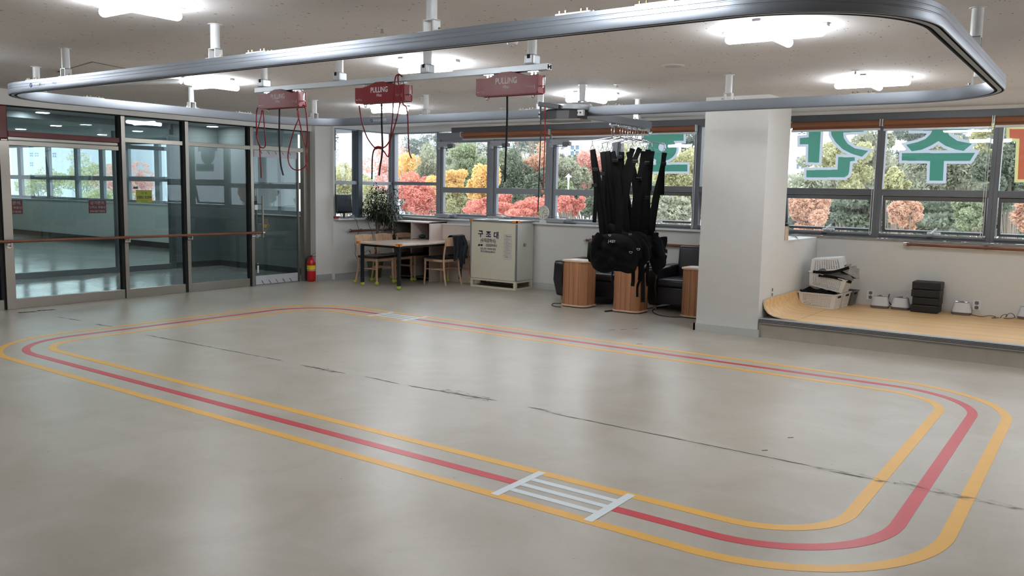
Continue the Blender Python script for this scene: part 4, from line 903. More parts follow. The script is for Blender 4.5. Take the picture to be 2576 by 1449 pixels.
vest(fh[5], [(1641, 588), (1633, 610), (1632, 645), (1640, 672), (1649, 690), (1662, 684), (1672, 655), (1668, 625), (1664, 604), (1654, 592)], 9.08, .07, 8)
fabric_pad(fh[0], [A(1512, 588, 8.33), A(1500, 612, 8.31), A(1494, 640, 8.31)], .11)
fabric_pad(fh[2], [A(1530, 575, 8.62), A(1560, 600, 8.6), A(1590, 640, 8.6), A(1600, 660, 8.6)], .20)
fabric_pad(fh[3], [A(1580, 590, 8.75), A(1610, 620, 8.72), A(1620, 660, 8.72)], .16)
fabric_pad(fh[5], [A(1640, 650, 9.12), A(1660, 665, 9.12), A(1668, 640, 9.12)], .12)
for o, P, w in ((fh[0], [(1596, 665), (1594, 740), (1594, 780-0)], .03), (fh[1], [(1599, 672), (1597, 720), (1594, 778)], .02)): pass
strap(fh[1], [A(1592, 660, 8.45), A(1593, 700, 8.45), A(1591, 720, 8.45)], .045, name='leg_strap')
strap(fh[1], [A(1614, 650, 8.5), A(1617, 700, 8.5), A(1617, 760, 8.5)], .05, name='leg_strap')
strap(fh[3], [A(1626, 675, 8.6), A(1612, 700, 8.6), A(1604, 720, 8.6), A(1603, 747, 8.6)], .03, name='leg_strap')
strap(fh[0], [A(1541, 678, 8.36), A(1540, 705, 8.36), A(1542, 737, 8.36)], .018, name='leg_strap')
strap(fh[3], [A(1608, 640, 8.6), A(1612, 680, 8.6), A(1610, 705, 8.6)], .06, name='leg_strap')
strap(fh[4], [A(1630, 660, 8.9), A(1628, 700, 8.9), A(1630, 720, 8.9)], .04, name='leg_strap')
dring(fh[0], A(1587, 633, 8.265)); dring(fh[2], A(1606, 625, 8.265)); dring(fh[1], A(1585, 588, 8.42), .016); dring(fh[5], A(1649, 582, 8.98), .016); dring(fh[0], A(1534, 590, 8.27), .016)
text('J-KEY', A(1539, 610, 8.262), X, Z+X*.05, .04, M_TEXTW, fh[0], offset=.01)

# =================================================================== FLOOR MARKINGS
def tape_loop(off, w, m, label, gaps=()):
    """tape as a rounded-rectangle strip; gaps = list of (x0, x1, side) left open on the near/far straight"""
    a, b = rrect(off-w/2, 24, .70), rrect(off+w/2, 24, .70); n = len(a); z = .0012
    cx = [(RX0+.03, 0)]
    pts = []
    for i in range(n): pts.append((a[i], b[i]))
    # densify straights so gaps can be cut
    out = []
    for i in range(n):
        p, q = pts[i], pts[(i+1) % n]; d = math.dist(p[0], q[0]); k = max(1, int(d/.05)); 
        for j in range(k): t = j/k; out.append(tuple((p[e][0]*(1-t)+q[e][0]*t, p[e][1]*(1-t)+q[e][1]*t) for e in (0, 1)))
    m_ = [MB()]
    N = len(out); runs = []; cur = []
    for i in range(N+1):
        p = out[i % N]; c = ((p[0][0]+p[1][0])/2, (p[0][1]+p[1][1])/2)
        cut = any(g0 < c[0] < g1 and ((c[1] < 5.5) if sd == 'near' else (c[1] > 5.5)) for g0, g1, sd in gaps)
        if cut:
            if len(cur) > 1: runs.append(cur)
            cur = []
        else: cur.append(p)
    if len(cur) > 1: runs.append(cur)
    if len(runs) > 1 and gaps: runs[-1] = runs[-1]+runs[0][1:]; runs = runs[1:]
    for ri, r in enumerate(runs):
        mb = MB(); mb.v = [(x, y, zz) for pr in r for (x, y) in pr for zz in (.0001, z)]
        for i in range(len(r)-1):
            k = i*4; mb.f += [(k+1, k+3, k+7, k+5), (k, k+4, k+6, k+2), (k, k+1, k+5, k+4), (k+2, k+6, k+7, k+3)]; mb.m += [0]*4
        lb = label if isinstance(label, str) else label[ri]
        tag(mb.build('floor_tape', m), lb, 'floor tape', 'oval tape lines on the floor')
RX0s, RY0s, RY1s = RX0, RY0, RY1
RY0, RY1, RX0 = 3.672, 7.655, -8.74
tape_loop(.222, .07, M_TAPEY, 'yellow tape line, outermost of the three ovals on the floor')
tape_loop(-.222, .07, M_TAPEY, 'yellow tape line, innermost of the three ovals on the floor')
tape_loop(0, .07, M_TAPER, ['red tape, left part of the middle oval on the floor', 'red tape, right part of the middle oval on the floor'], [(-2.53, -1.97, 'near'), (-7.5, -6.92, 'far')])
def ladder(x0, x1, yc, label):
    t = empty('tape_crossing', ((x0+x1)/2, yc, 0), label, 'floor tape')
    for x in (x0, x1): MB().box(x-.025, x+.025, yc-.225, yc+.235, .0013, .0022).build('cross_strip', M_TAPEW, t)
    for dy in (-.10, .0, .10): MB().box(x0+.02, x1-.02, yc+dy-.022, yc+dy+.022, .0004, .0016).build('long_strip', M_TAPEW, t)
ladder(-2.545, -1.975, RY0, 'white tape crossing of three strips between two bars, near side of the oval')
ladder(-7.50, -6.92, RY1, 'small white tape crossing on the far side of the oval')
RX0, RY0, RY1 = RX0s, RY0s, RY1s
SEAMS = [(140, 797, 205, 807), (237, 815, 285, 822), (365, 842, 712, 908), (755, 918, 870, 940), (918, 947, 1005, 966), (1027, 970, 1250, 1008), (1328, 1024, 1380, 1033), (1390, 1040, 2043, 1173), (2085, 1185, 2200, 1205)]
sl = ['short dark seam near the leftmost door post', 'second short dark seam at the left', 'long dark floor seam crossing under the middle left of the oval', 'broken dark seam with smudges left of centre', 'short dark seam piece left of centre', 'dark seam with smeared dirt in the centre of the floor', 'very short dark seam piece right of centre', 'longest straight dark seam, towards the lower right', 'faint smeared seam by the right inner yellow line']
rs = random.Random(3)
M_SMUDGE = bpy.data.materials.new('floor smudge'); M_SMUDGE.use_nodes = True
nn = M_SMUDGE.node_tree; bb = nn.nodes['Principled BSDF']; bb.inputs['Base Color'].default_value = C(84, 82, 80); bb.inputs['Roughness'].default_value = .5
tc_ = nn.nodes.new('ShaderNodeTexCoord'); n_ = nn.nodes.new('ShaderNodeTexNoise'); n_.inputs['Scale'].default_value = 22; n_.inputs['Detail'].default_value = 6; mp_ = nn.nodes.new('ShaderNodeMapping'); mp_.inputs['Scale'].default_value = (.5, 1.6, 1)
r_ = nn.nodes.new('ShaderNodeValToRGB'); r_.color_ramp.elements[0].position = .5; r_.color_ramp.elements[0].color = (0, 0, 0, 1); r_.color_ramp.elements[1].position = .72; r_.color_ramp.elements[1].color = (.75, .75, .75, 1)
nn.links.new(tc_.outputs['Object'], mp_.inputs[0]); nn.links.new(mp_.outputs[0], n_.inputs['Vector']); nn.links.new(n_.outputs['Fac'], r_.inputs[0]); nn.links.new(r_.outputs[0], bb.inputs['Alpha'])
for (a, b, c, d), lb in zip(SEAMS, sl):
    p, q = at(a, b, 2, 0), at(c, d, 2, 0); k = max(3, int((q-p).length/.06)); mb = MB(); L_, R_ = [], []
    wide = .0075 if a in (1390, 1328) else .009
    for i in range(k+1):
        t_ = i/k; c_ = p.lerp(q, t_); wdt = wide*(.35+rs.random()*.9)*(.3 if i in (0, k) else 1); o_ = (rs.random()-.5)*.006; L_.append((c_.x, c_.y-wdt+o_, .0009)); R_.append((c_.x, c_.y+wdt+o_, .0009))
    mb.v = L_+R_; n0 = k+1; mb.f = [(i, i+1, n0+i+1, n0+i) for i in range(k)]; mb.m = [0]*k
    o = tag(mb.build('floor_seam', M_SEAM), lb, 'floor seam', 'dirty joint marks along the floor')
def smudge(px, py, w, h, label):
    p = at(px, py, 2, 0); pts = [(p.x+w/2*math.cos(a)*(.8+.3*rs.random()), p.y+h/2*math.sin(a)*(.8+.3*rs.random())) for a in [2*math.pi*i/18 for i in range(18)]]
    mb = MB(); mb.v = [(x, y, .0015) for x, y in pts]; mb.f = [tuple(range(18))]; mb.m = [0]
    tag(mb.build('floor_smudge', M_SMUDGE), label, 'stain', 'dark smudges beside the floor seams')
for a in ((812, 929, .45, .14, 'dark smudge on the broken seam left of centre'), (1165, 993, .55, .16, 'dark smudge across the central seam'), (2150, 1196, .55, .10, 'faint grey smear by the inner yellow line at the right'), (2345, 1235, .45, .12, 'grey smear beside the red tape on the right side'), (2290, 1218, .12, .10, 'small curved smear left of the red tape at the right'), (2480, 1262, .5, .10, 'grey smear right of the outer yellow line'), (255, 818, .2, .08, 'dark smudge on the second short seam'), (1380, 1035, .25, .06, 'small scuff right of centre'), (205, 625+100, .01, .01, 'tiny speck')): smudge(*a) if a[2] > .05 else None
M_SCUFF = mat('scuff mark', C(90, 86, 82), .6)
def floorbit(pts, label, w=.012, name='floor_mark'):
    m = MB().ribbon([at(a, b, 2, .0012) for a, b in pts], w, .0008, side=lambda i: Vector((.3, .95, 0)))
    tag(m.build(name, M_SCUFF), label, 'floor mark', 'small marks and debris on the floor')
for x0, lb in ((51, 'left of the two dark notched anchor strips by the door'), (99, 'right of the two dark notched anchor strips by the door')):
    a, b = at(x0, 787 if x0 == 51 else 782, 2, 0), at(x0+38, 784 if x0 == 51 else 779, 2, 0); t = MB(); d = b-a
    for i in range(4): q = a+d*(i/3.2); t.add([tuple(q+v) for v in (Vector((-.05, -.02, .001)), Vector((.02, -.02, .001)), Vector((.03, .03, .001)), Vector((-.03, .015, .001)))], [(0, 1, 2, 3)])
    t.beam(a-X*.05+Z*.001, b+Z*.001, .025, .002)
    tag(t.build('floor_bracket', mat('dark floor fitting', C(58, 54, 50), .6)), lb, 'floor fitting', 'dark fittings by the leftmost post')
for x, y in ((1541, 829), (1570, 828), (1599, 827), (1610, 925-60), (1925, 1132), (1990, 1100)): floorbit([(x-8, y+1), (x+6, y)], 'tiny dark scrap on the floor')

# =================================================================== PLATFORM (right)
pl = empty('platform', (.9, 10.3, 0), 'low platform with wood-look vinyl top and metal nosing in the window recess', 'platform')
MB().box(-3.185, 4.99, 9.30, BY-.004, 0, .205).build('base', M_FLOOR, pl)
MB().box(-2.80, 4.99, 9.36, BY-.004, .205, .220).build('vinyl_top', M_PLAT, pl)
MB().box(-3.185, -2.8, 9.36, BY-.004, .205, .208).build('bare_top', mat('platform screed', C(176, 170, 160), .7), pl)
ns = MB().box(-3.17, 4.99, 9.265, 9.36, .205, .222).box(-3.17, 4.99, 9.262, 9.272, .165, .222)
ns.build('nosing', mat('metal nosing', C(176, 180, 184), .35, .6), pl, bevel=.003)
m = MB()
for z in (.178, .192, .206): m.box(-3.17, 4.99, 9.258, 9.263, z, z+.005)
m.build('nosing_groove', M_SLOT, pl)
# vinyl sheet curling up against the low wall
prf = [(-3.175, .42), (-3.172, .37), (-3.16, .32), (-3.12, .27), (-3.05, .238), (-2.95, .224), (-2.79, .221)]
vs = []; fs = []
ys = [9.40, 9.55, 10.0, 10.6, 11.2, 11.44]
for j, y in enumerate(ys):
    lift = 1.0 if y > 9.5 else .9
    for i, (x, z) in enumerate(prf):
        for s in (0, 1): vs.append((x+(.012 if s and i < 4 else 0), y, .22+(z-.22)*lift+(.004 if s else 0)))
n = len(prf)*2
for j in range(len(ys)-1):
    for i in range(len(prf)-1):
        a = j*n+i*2; fs += [(a, a+2, a+n+2, a+n), (a+1, a+n+1, a+n+3, a+3)]
    for i in (0, len(prf)-1): a = j*n+i*2; fs.append((a, a+n, a+n+1, a+1))
for j in (0, len(ys)-1):
    for i in range(len(prf)-1): a = j*n+i*2; fs.append((a, a+1, a+3, a+2))
MB().add(vs, fs).build('curled_edge', [M_PLAT], pl, smooth=True)
MB().ribbon([(x, 9.397, z) for x, z in prf], .006, .008, side=Y).build('curl_rim', mat('vinyl edge white', C(226, 214, 196), .5), pl)

def outlet(p, nrm, label, w=.045, h=.12):
    o = empty('power_outlet', p, label, 'power outlet', 'white double wall sockets'); p = Vector(p); s = X if abs(nrm[1]) else Y; nv = Vector(nrm)
    M3 = Matrix((s, nv, Z)).transposed()
    MB().obox(p+nv*.004, (w*2 if abs(nrm[1]) else w*2, .008, h), M3).build('plate', M_SILL, o, bevel=.003)
    for dz in (.028, -.028):
        q = p+nv*.0085+Z*dz; m = MB(); m.tube([q+s*.02*math.cos(a)+Z*.02*math.sin(a) for a in [math.pi*2*i/16 for i in range(17)]], .002, 5); m.obox(q+s*.007, (.004, .001, .004), M3).obox(q-s*.007, (.004, .001, .004), M3)
        MB().obox(q, (.036, .001, .036), M3).build('socket_face', mat('socket grey', C(120, 120, 120), .5), o, bevel=.001); m.build('socket_ring', M_BLACK, o)
p = at(2457, 768, 1, BY-.001); outlet((p.x, BY, p.z), (0, -1, 0), 'white double socket right of the single foot warmer')
p = at(2190, 742, 1, BY-.001); outlet((p.x, BY, p.z), (0, -1, 0), 'white double socket behind the leftmost foot warmer')
p = at(1941, 735, 0, -3.19); outlet((-3.19, p.y, p.z), (1, 0, 0), 'white double socket on the side of the low wall', .03)

# foot warmers
M_DEV = mat('glossy white plastic', C(222, 224, 230), .12, spec=.7); M_DEVG = mat('taupe plastic', C(112, 104, 100), .4)
def device(px, py, rz, label, w=.215, h=.145):
    p = at(px, py, 2, .222); o = empty('foot_warmer', (p.x, p.y+.07, .222), label, 'foot warmer', 'white foot warmers on the platform')
    def sup(z0, z1, s0, s1, nz=6):
        m = MB(); k = 24; rows = []
        for j in range(nz+1):
            t = j/nz; s = s0+(s1-s0)*t; z = z0+(z1-z0)*t
            for i in range(k):
                a = 2*math.pi*i/k; ca, sa = math.cos(a), math.sin(a); e = .55
                rows.append((w/2*s*abs(ca)**e*(1 if ca > 0 else -1), .085*s*abs(sa)**e*(1 if sa > 0 else -1), z))
        m.v = rows; m.f = [(j*k+i, j*k+(i+1) % k, (j+1)*k+(i+1) % k, (j+1)*k+i) for j in range(nz) for i in range(k)]+[tuple(range(k)), tuple(nz*k+i for i in range(k))]; m.m = [0]*len(m.f); return m
    R = Matrix.Translation(o.location) @ Matrix.Rotation(rz, 4, 'Z')
    sup(0, .03, .97, 1.03).xf(R).build('base', M_DEVG, o, smooth=True); sup(.03, h, 1.0, .78).xf(R).build('shell', M_DEV, o, smooth=True)
    for i, dx in enumerate((-.055, -.005, .045)):
        MB().box(dx-.018, dx+.018, -.03, .03, h-.002, h+.012).xf(R).build('top_ridge', M_DEV if i != 1 else M_DEVG, o, bevel=.006)
    MB().box(-.07, .07, -.05, .05, h-.001, h+.005).xf(R).build('top_recess', M_DEVG, o, bevel=.004)
    return o
device(2210, 775, .05, 'white foot warmer, leftmost, below a socket'); device(2262, 779, 0, 'white foot warmer touching the first, left of the black cushions')
device(2416, 792, 0, 'white foot warmer standing alone between cushions and socket'); device(2585, 804, -.1, 'white foot warmer cut by the right edge of the picture')
def cord(pts, label, r=.004, z=.004, m=None, zf=None, name='cable'):
    P = [at(q[0], q[1], 2, (q[2] if len(q) > 2 else z)) for q in pts]
    return tag(MB().tube(smoothpath(P, 6), r, 6).build(name, m or mat('grey cable', C(86, 84, 84), .5), smooth=True), label, 'cable', 'power cables')
zz = .227
cord([(2437, 789, zz), (2450, 793, zz), (2470, 796, zz), (2490, 794, zz), (2505, 797, zz), (2495, 800, zz), (2512, 799, zz)], 'grey cable trailing right from the single foot warmer')
cord([(2516, 800, zz), (2522, 793, .26), (2532, 791, .28), (2530, 798, zz), (2538, 789, .28), (2548, 790, .27), (2552, 799, zz), (2536, 801, zz), (2525, 800, zz)], 'looped grey cable left of the rightmost foot warmer')
a = at(2238, 742, 1, BY-.03); b = at(2245, 770, 2, .23)
tag(MB().tube(smoothpath([a+Z*.01, a-Z*.01-X*.01, a-Z*.08-X*.01, Vector((b.x, b.y, .235)), Vector((b.x+.03, b.y-.05, .228))], 5), .006, 6).build('cable', mat('grey cable dark', C(70, 70, 70), .5)), 'dark cable between the two touching foot warmers', 'cable', 'power cables')

# black cushions in a stack
for i, (x0, x1, y0, y1) in enumerate(((2293, 2362, 780, 786), (2298, 2366, 752, 755), (2296, 2368, 732, 735), (2298, 2370, 712, 716))):
    xa, xb = at(x0, y0, 1, 11.22).x, at(x1, y1, 1, 11.22).x; z = .222+i*.093
    lb = ['black cushion block at the bottom of the stack, pushed left', 'black cushion block, second from the bottom of the stack', 'black cushion block, third from the bottom of the stack', 'black cushion block on top of the stack'][i]
    o = MB().box(xa, xb, 11.12+.01*(i % 2), 11.40, z, z+.092).build('cushion', mat('black vinyl', C(16, 15, 17), .55, vary=.2), bevel=.012, seg=3); tag(o, lb, 'cushion', 'black cushion blocks stacked on the platform')

# baskets
M_BK = mat('white basket plastic', C(226, 226, 226), .4); M_BKG = mat('grey basket plastic', C(112, 112, 116), .45)
def basket(loc, rot, w, d, h, label, m=M_BK, nh=(15, 7), flip=False, group='perforated plastic baskets'):
    """open tapering basket with rows of square holes, real wall grid"""
    t = empty('basket', loc, label, 'basket', group); R = Matrix.Translation(loc) @ rot.to_4x4(); b = MB()
    def wall(p0, p1, q0, q1, nx, nz, th):
        # p: bottom edge, q: top edge; grid of bars leaving holes
        p0, p1, q0, q1 = map(Vector, (p0, p1, q0, q1))
        def P(u, v): return (p0.lerp(p1, u)).lerp(q0.lerp(q1, u), v)
        nrm = (p1-p0).cross(q0-p0).normalized()*th
        mu, mv0, mv1 = .10, .12, .10; us = [0, mu]; vs_ = [0, mv0]
        for i in range(nx): a = mu+(1-2*mu)*(i+.28)/nx; us += [a, a+(1-2*mu)/nx*.48]
        us += [1-mu, 1]
        for j in range(nz): a = mv0+(1-mv0-mv1)*(j+.28)/nz; vs_ += [a, a+(1-mv0-mv1)/nz*.48]
        vs_ += [1-mv1, 1]
        for i in range(len(us)-1):
            for j in range(len(vs_)-1):
                if i >= 2 and (i-2) % 2 == 0 and i < 2+2*nx and j >= 2 and (j-2) % 2 == 0 and j < 2+2*nz: continue
                q = [P(us[i], vs_[j]), P(us[i+1], vs_[j]), P(us[i+1], vs_[j+1]), P(us[i], vs_[j+1])]
                b.add([*q, *[x+nrm for x in q]], [(0,3,2,1), (4,5,6,7), (0,1,5,4), (1,2,6,5), (2,3,7,6), (3,0,4,7)])
    k = .87; W2, D2, w2, d2 = w/2, d/2, w/2*k, d/2*k; th = .003
    wall((-w2,-d2,0), (w2,-d2,0), (-W2,-D2,h), (W2,-D2,h), nh[0], nh[1], th); wall((w2,d2,0), (-w2,d2,0), (W2,D2,h), (-W2,D2,h), nh[0], nh[1], th)
    wall((w2,-d2,0), (w2,d2,0), (W2,-D2,h), (W2,D2,h), 5, nh[1], th); wall((-w2,d2,0), (-w2,-d2,0), (-W2,D2,h), (-W2,-D2,h), 5, nh[1], th)
    b.xf(R).build('wall', m, t)
    MB().box(-w2, w2, -d2, d2, 0, .004).xf(R).build('bottom', m, t)
    rm = MB(); e = .014
    rm.box(-W2-e, W2+e, -D2-e, -D2+.003, h-.006, h+.003).box(-W2-e, W2+e, D2-.003, D2+e, h-.006, h+.003).box(-W2-e, -W2+.003, -D2, D2, h-.006, h+.003).box(W2-.003, W2+e, -D2, D2, h-.006, h+.003)
    rm.xf(R).build('rim', m, t, bevel=.002)
    MB().box(W2*.955, W2+.004, -.05, .05, h-.045, h-.022).xf(R).build('handle_slot', M_SLOT, t)
    return t
from mathutils import Euler
c0 = at(2056, 779, 2, .222)
yb = 10.72
basket((-2.91, yb, .222), Euler((0, 0, -.06)).to_matrix(), .46, .26, .185, 'white perforated basket at the bottom of the pile, nearest the viewer', nh=(18, 7))
basket((-2.89, yb+.30, .222), Euler((0, 0, -.06)).to_matrix(), .46, .26, .185, 'white perforated basket on the floor of the platform behind the nearest one', nh=(18, 7))
basket((-2.86, yb+.58, .222), Euler((0, 0, -.04)).to_matrix(), .46, .24, .185, 'dark grey perforated basket at the back of the pile', M_BKG, nh=(18, 7))
basket((-2.86, yb+.16, .455), Euler((.03, .17, -.05)).to_matrix(), .46, .30, .175, 'tilted white basket in the middle of the pile, overflowing with grey straps', nh=(17, 8))
basket((-2.90, yb+.20, .835), Euler((math.pi+.03, -.12, .1)).to_matrix(), .40, .27, .15, 'upside-down white basket on top of the pile', nh=(11, 7))
# crumpled slings between the baskets
def cloth(name, cx, cy, cz, sx, sy, h, seed, m, label, cat, tilt=None):
    r = random.Random(seed); ph = [r.uniform(0, 6.3) for _ in range(8)]; n = 26; vs = []; fs = []
    for s in (0, 1):
        for j in range(n+1):
            for i in range(n+1):
                u, v = i/n*2-1, j/n*2-1; rr0 = max(abs(u), abs(v)); 
                z = h*(1-rr0**3)*(.55+.25*math.sin(5*u+ph[0])*math.cos(4*v+ph[1])+.2*math.sin(9*u+3*v+ph[2])+.12*math.sin(17*v-6*u+ph[3]))
                x = sx/2*u*(1+.10*math.sin(7*v+ph[4])); y = sy/2*v*(1+.1*math.sin(6*u+ph[5]))
                vs.append((x, y, (z if s == 0 else -.01-.02*(1-rr0))))
    N = (n+1)**2
    for j in range(n):
        for i in range(n): a = j*(n+1)+i; fs += [(a, a+1, a+n+2, a+n+1), (N+a, N+a+n+1, N+a+n+2, N+a+1)]
    for i in range(n):
        fs += [(i, N+i, N+i+1, i+1), (n*(n+1)+i, n*(n+1)+i+1, N+n*(n+1)+i+1, N+n*(n+1)+i), (i*(n+1), (i+1)*(n+1), N+(i+1)*(n+1), N+i*(n+1)), (i*(n+1)+n, N+i*(n+1)+n, N+(i+1)*(n+1)+n, (i+1)*(n+1)+n)]
    M = Matrix.Translation((cx, cy, cz)) @ (Euler(tilt).to_matrix().to_4x4() if tilt else Matrix())
    return tag(MB().add(vs, fs).xf(M).build(name, m, smooth=True), label, cat)
M_SLG = mat('grey sling fabric', C(108, 104, 100), .8, vary=.25, scale=14, bump=.3); 
cloth('sling', -2.78, yb+.16, .635, .44, .30, .10, 4, M_SLG, 'crumpled grey sling with black edging heaped in the middle basket', 'sling', (.05, .14, 0))
cloth('sling', -2.62, yb+.18, .66, .22, .26, .13, 9, mat('light grey sling', C(150, 146, 140), .8, vary=.3, scale=10), 'light grey sling sliding off the right end of the baskets', 'sling', (.0, .45, .2))
cloth('strap_bundle', -2.97, yb+.05, .405, .42, .22, .06, 5, M_WEB, 'flat bundle of black straps in the lowest white basket', 'strap')
for k, (q0, q1, q2) in enumerate((((-3.02, .64), (-2.8, .66), (-2.6, .74)), ((-2.95, .60), (-2.75, .60), (-2.56, .56)))):
    MBx = MB().ribbon(smoothpath([(q0[0], yb, q0[1]+.02), (q1[0], yb-.02, q1[1]+.01), (q2[0], yb+.03, q2[1])], 5), .035, .004, side=Z+Y*.3)
    tag(MBx.build('strap', M_WEB), ['black strap running up over the sling', 'black strap hanging over the rim of the middle basket'][k], 'strap', 'black straps on the basket pile')

# potted plant and box in the niche behind the low wall
nb = empty('niche_box', (-3.25, 10.2, 1.065), 'small wooden box with a plant just behind the column edge', 'planter')
p = at(1978, 585, 1, 10.25)
MB().box(-3.30, -3.195, 10.10, 10.22, 1.066, 1.23).build('box', M_PLY, nb, bevel=.002)
def leaf(m, base, d, L, w, droop=.3, up=Z):
    base = Vector(base); d = Vector(d).normalized(); s = d.cross(up); s = s.normalized() if s.length > .01 else X; nseg = 5; vs = []; 
    for i in range(nseg+1):
        t = i/nseg; c = base+d*(L*t)-Z*(droop*L*t*t); ww = w*math.sin(math.pi*min(1, (t*.92+.06)))**.8; vs += [c-s*ww/2, c+Z*.12*ww, c+s*ww/2]
    fs = []
    for i in range(nseg): a = i*3; fs += [(a, a+1, a+4, a+3), (a+1, a+2, a+5, a+4)]
    m.add(vs, fs)
M_LEAFD = mat('dark green leaf', C(44, 62, 42), .35, vary=.3, scale=14)
m = MB(); r = random.Random(2)
for i in range(14): leaf(m, (-3.245, 10.16, 1.22), (r.uniform(-.2, .8), r.uniform(-.6, .6), r.uniform(.3, 1.2)), r.uniform(.10, .17), .035, .5)
for i in range(8): leaf(m, (-3.19, 10.25+r.uniform(-.05, .1), 1.09+r.uniform(0, .08)), (1, r.uniform(-.5, .5), r.uniform(-.1, .6)), .1, .03, .6)
m.build('leaves', M_LEAFD, nb, smooth=True)

# =================================================================== TABLE CORNER
TT = .72
tb = empty('table', (-9.5, 10.5, 0), 'long pale wood table with black metal legs in tennis balls and orange corner guards', 'table')
TX0, TX1, TY0, TY1 = -9.975, -9.045, 9.64, 11.30
MB().box(TX0, TX1, TY0, TY1, TT-.028, TT).build('tabletop', M_TTOP, tb, bevel=.004)
MB().box(TX0+.04, TX1-.04, TY0+.04, TY1-.04, TT-.065, TT-.028).build('apron', M_BLACK, tb)
M_BALL = mat('tennis ball felt', C(176, 190, 84), .9, vary=.15, bump=.2, bscale=120); M_ORG = mat('orange corner foam', C(232, 138, 48), .7)
def ball(parent, x, y, r=.033): return MB().sphere((x, y, r*.95), r, 9).build('tennis_ball', M_BALL, parent, smooth=True)
for i, (x, y) in enumerate(((TX0+.06, TY0+.06), (TX1-.06, TY0+.06), (TX0+.06, TY1-.06), (TX1-.06, TY1-.06))):
    l = MB().box(x-.022, x+.022, y-.022, y+.022, .05, TT-.06).build('leg', M_BLACK, tb); ball(l, x, y, .036)
for x, y in ((TX0, TY0), (TX1, TY0), (TX1, TY1), (TX0, TY1)):
    sx = 1 if x == TX0 else -1; sy = 1 if y == TY0 else -1
    MB().box(x-sx*.006, x+sx*.07, y-sy*.006, y+sy*.004, TT-.034, TT+.006).box(x-sx*.006, x+sx*.004, y-sy*.006, y+sy*.07, TT-.034, TT+.006).box(x-sx*.006, x+sx*.05, y-sy*.006, y+sy*.05, TT, TT+.006).build('corner_guard', M_ORG, tb)
def make_chair(balls=True):
    """faces +X, origin at floor centre"""
    o = empty('dining_chair', (0, 0, 0), 'x', 'chair', 'beech dining chairs with black seats at the table')
    s = .21
    for x, y in ((s, -s+.01), (s, s-.01)):
        l = MB().tube([(x-.005, y, .435), (x, y, .2), (x+.01, y*1.04, .0 if not balls else .03)], [.021, .018, .014], 10).build('leg', M_CHAIR, o, smooth=True)
        if balls: ball(l, x+.01, y*1.04)
    for y in (-s+.02, s-.02):
        l = MB().tube(smoothpath([(-.26, y*1.05, .0 if not balls else .03), (-.215, y, .22), (-.20, y, .44), (-.225, y*1.0, .62), (-.25, y*.98, .76)], 4), .016, 10).build('leg', M_CHAIR, o, smooth=True)
        if balls: ball(l, -.26, y*1.05)
    MB().box(-.205, .215, -.20, .20, .385, .435).build('seat_frame', M_CHAIR, o, bevel=.015, seg=3)
    MB().box(-.205, .235, -.215, .215, .435, .475).build('seat', M_BLEATH, o, bevel=.02, seg=4)
    b = []
    n = 12
    m = MB(); vs = []
    for i in range(n+1):
        t = i/n*2-1; x = -.245-.035*(1-t*t); y = t*.215
        for z, dx in ((.66, .0), (.80+.012*(1-t*t), -.018)):
            vs += [(x+dx-.009, y, z), (x+dx+.009, y, z)]
    fs = []
    for i in range(n): a = i*4; fs += [(a, a+4, a+6, a+2), (a+1, a+3, a+7, a+5), (a+2, a+6, a+7, a+3), (a, a+1, a+5, a+4)]
    fs += [(0, 2, 3, 1), (n*4, n*4+1, n*4+3, n*4+2)]
    m.add(vs, fs).build('backrest', M_CHAIR, o, bevel=.004)
    MB().tube([(.20, -.19, .26), (-.205, -.185, .26)], .010, 8).build('stretcher', M_CHAIR, o, smooth=True); MB().tube([(.20, .19, .26), (-.205, .185, .26)], .010, 8).build('stretcher', M_CHAIR, o, smooth=True)
    MB().tube([(-.01, -.19, .26), (-.01, .19, .26)], .010, 8).build('stretcher', M_CHAIR, o, smooth=True)
    return o
ch = make_chair(); ch2 = make_chair(False)
spots = [(-10.02, 10.10, .06, 'beech dining chair with tennis-ball feet on the near left of the table, below the ficus'),
         (-10.06, 10.60, .0, 'beech dining chair with tennis-ball feet, middle one on the left side of the table'),
         (-10.02, 11.07, -.05, 'beech dining chair with tennis-ball feet, farthest on the left side of the table'),
         (-9.10, 11.36, math.pi+.05, 'beech dining chair with tennis-ball feet between the jacket chair and the beige cabinet')]
for i, (x, y, a, lb) in enumerate(spots):
    o = ch if i == 0 else copy_tree(ch); o.location = (x, y, 0); o.rotation_euler = (0, 0, a); o['label'] = lb
ch2.location = (-9.17, 10.83, 0); ch2.rotation_euler = (0, 0, math.pi-.03); ch2['label'] = 'beech dining chair with bare feet and a dark jacket over its back'
# jacket draped over the back of the chair
m = MB(); vs = []; n = 20; k = 22
xb = -8.905; r = random.Random(11)
for s in (0, 1):
    for j in range(k+1):
        t = j/k
        for i in range(n+1):
            u = i/n; y = 10.70+.33*u+.05*math.sin(3*t+u*2)*t
            low = .42 if u < .62 else .42-.16*math.sin((u-.62)/.38*math.pi)
            if t < .25: a = t/.25; x = xb-.05+.05*a-.03*(1-a); z = .73+.115*math.sin(a*math.pi/2)
            elif t < .36: a = (t-.25)/.11; x = xb+.055*math.sin(a*math.pi/2); z = .845-.015*a
            else: a = (t-.36)/.64; x = xb+.055+.03*a; z = .83-(.83-low)*a*(.93+.07*math.sin(u*9))
            x += .016*math.sin(u*17+2*t)*t+.008*math.sin(u*31+5*t)*t
            vs.append((x-(.014 if s else 0), y, z-(.010 if s else 0)))
N = (n+1)*(k+1); fs = []
for j in range(k):
    for i in range(n): a = j*(n+1)+i; fs += [(a, a+1, a+n+2, a+n+1), (N+a, N+a+n+1, N+a+n+2, N+a+1)]
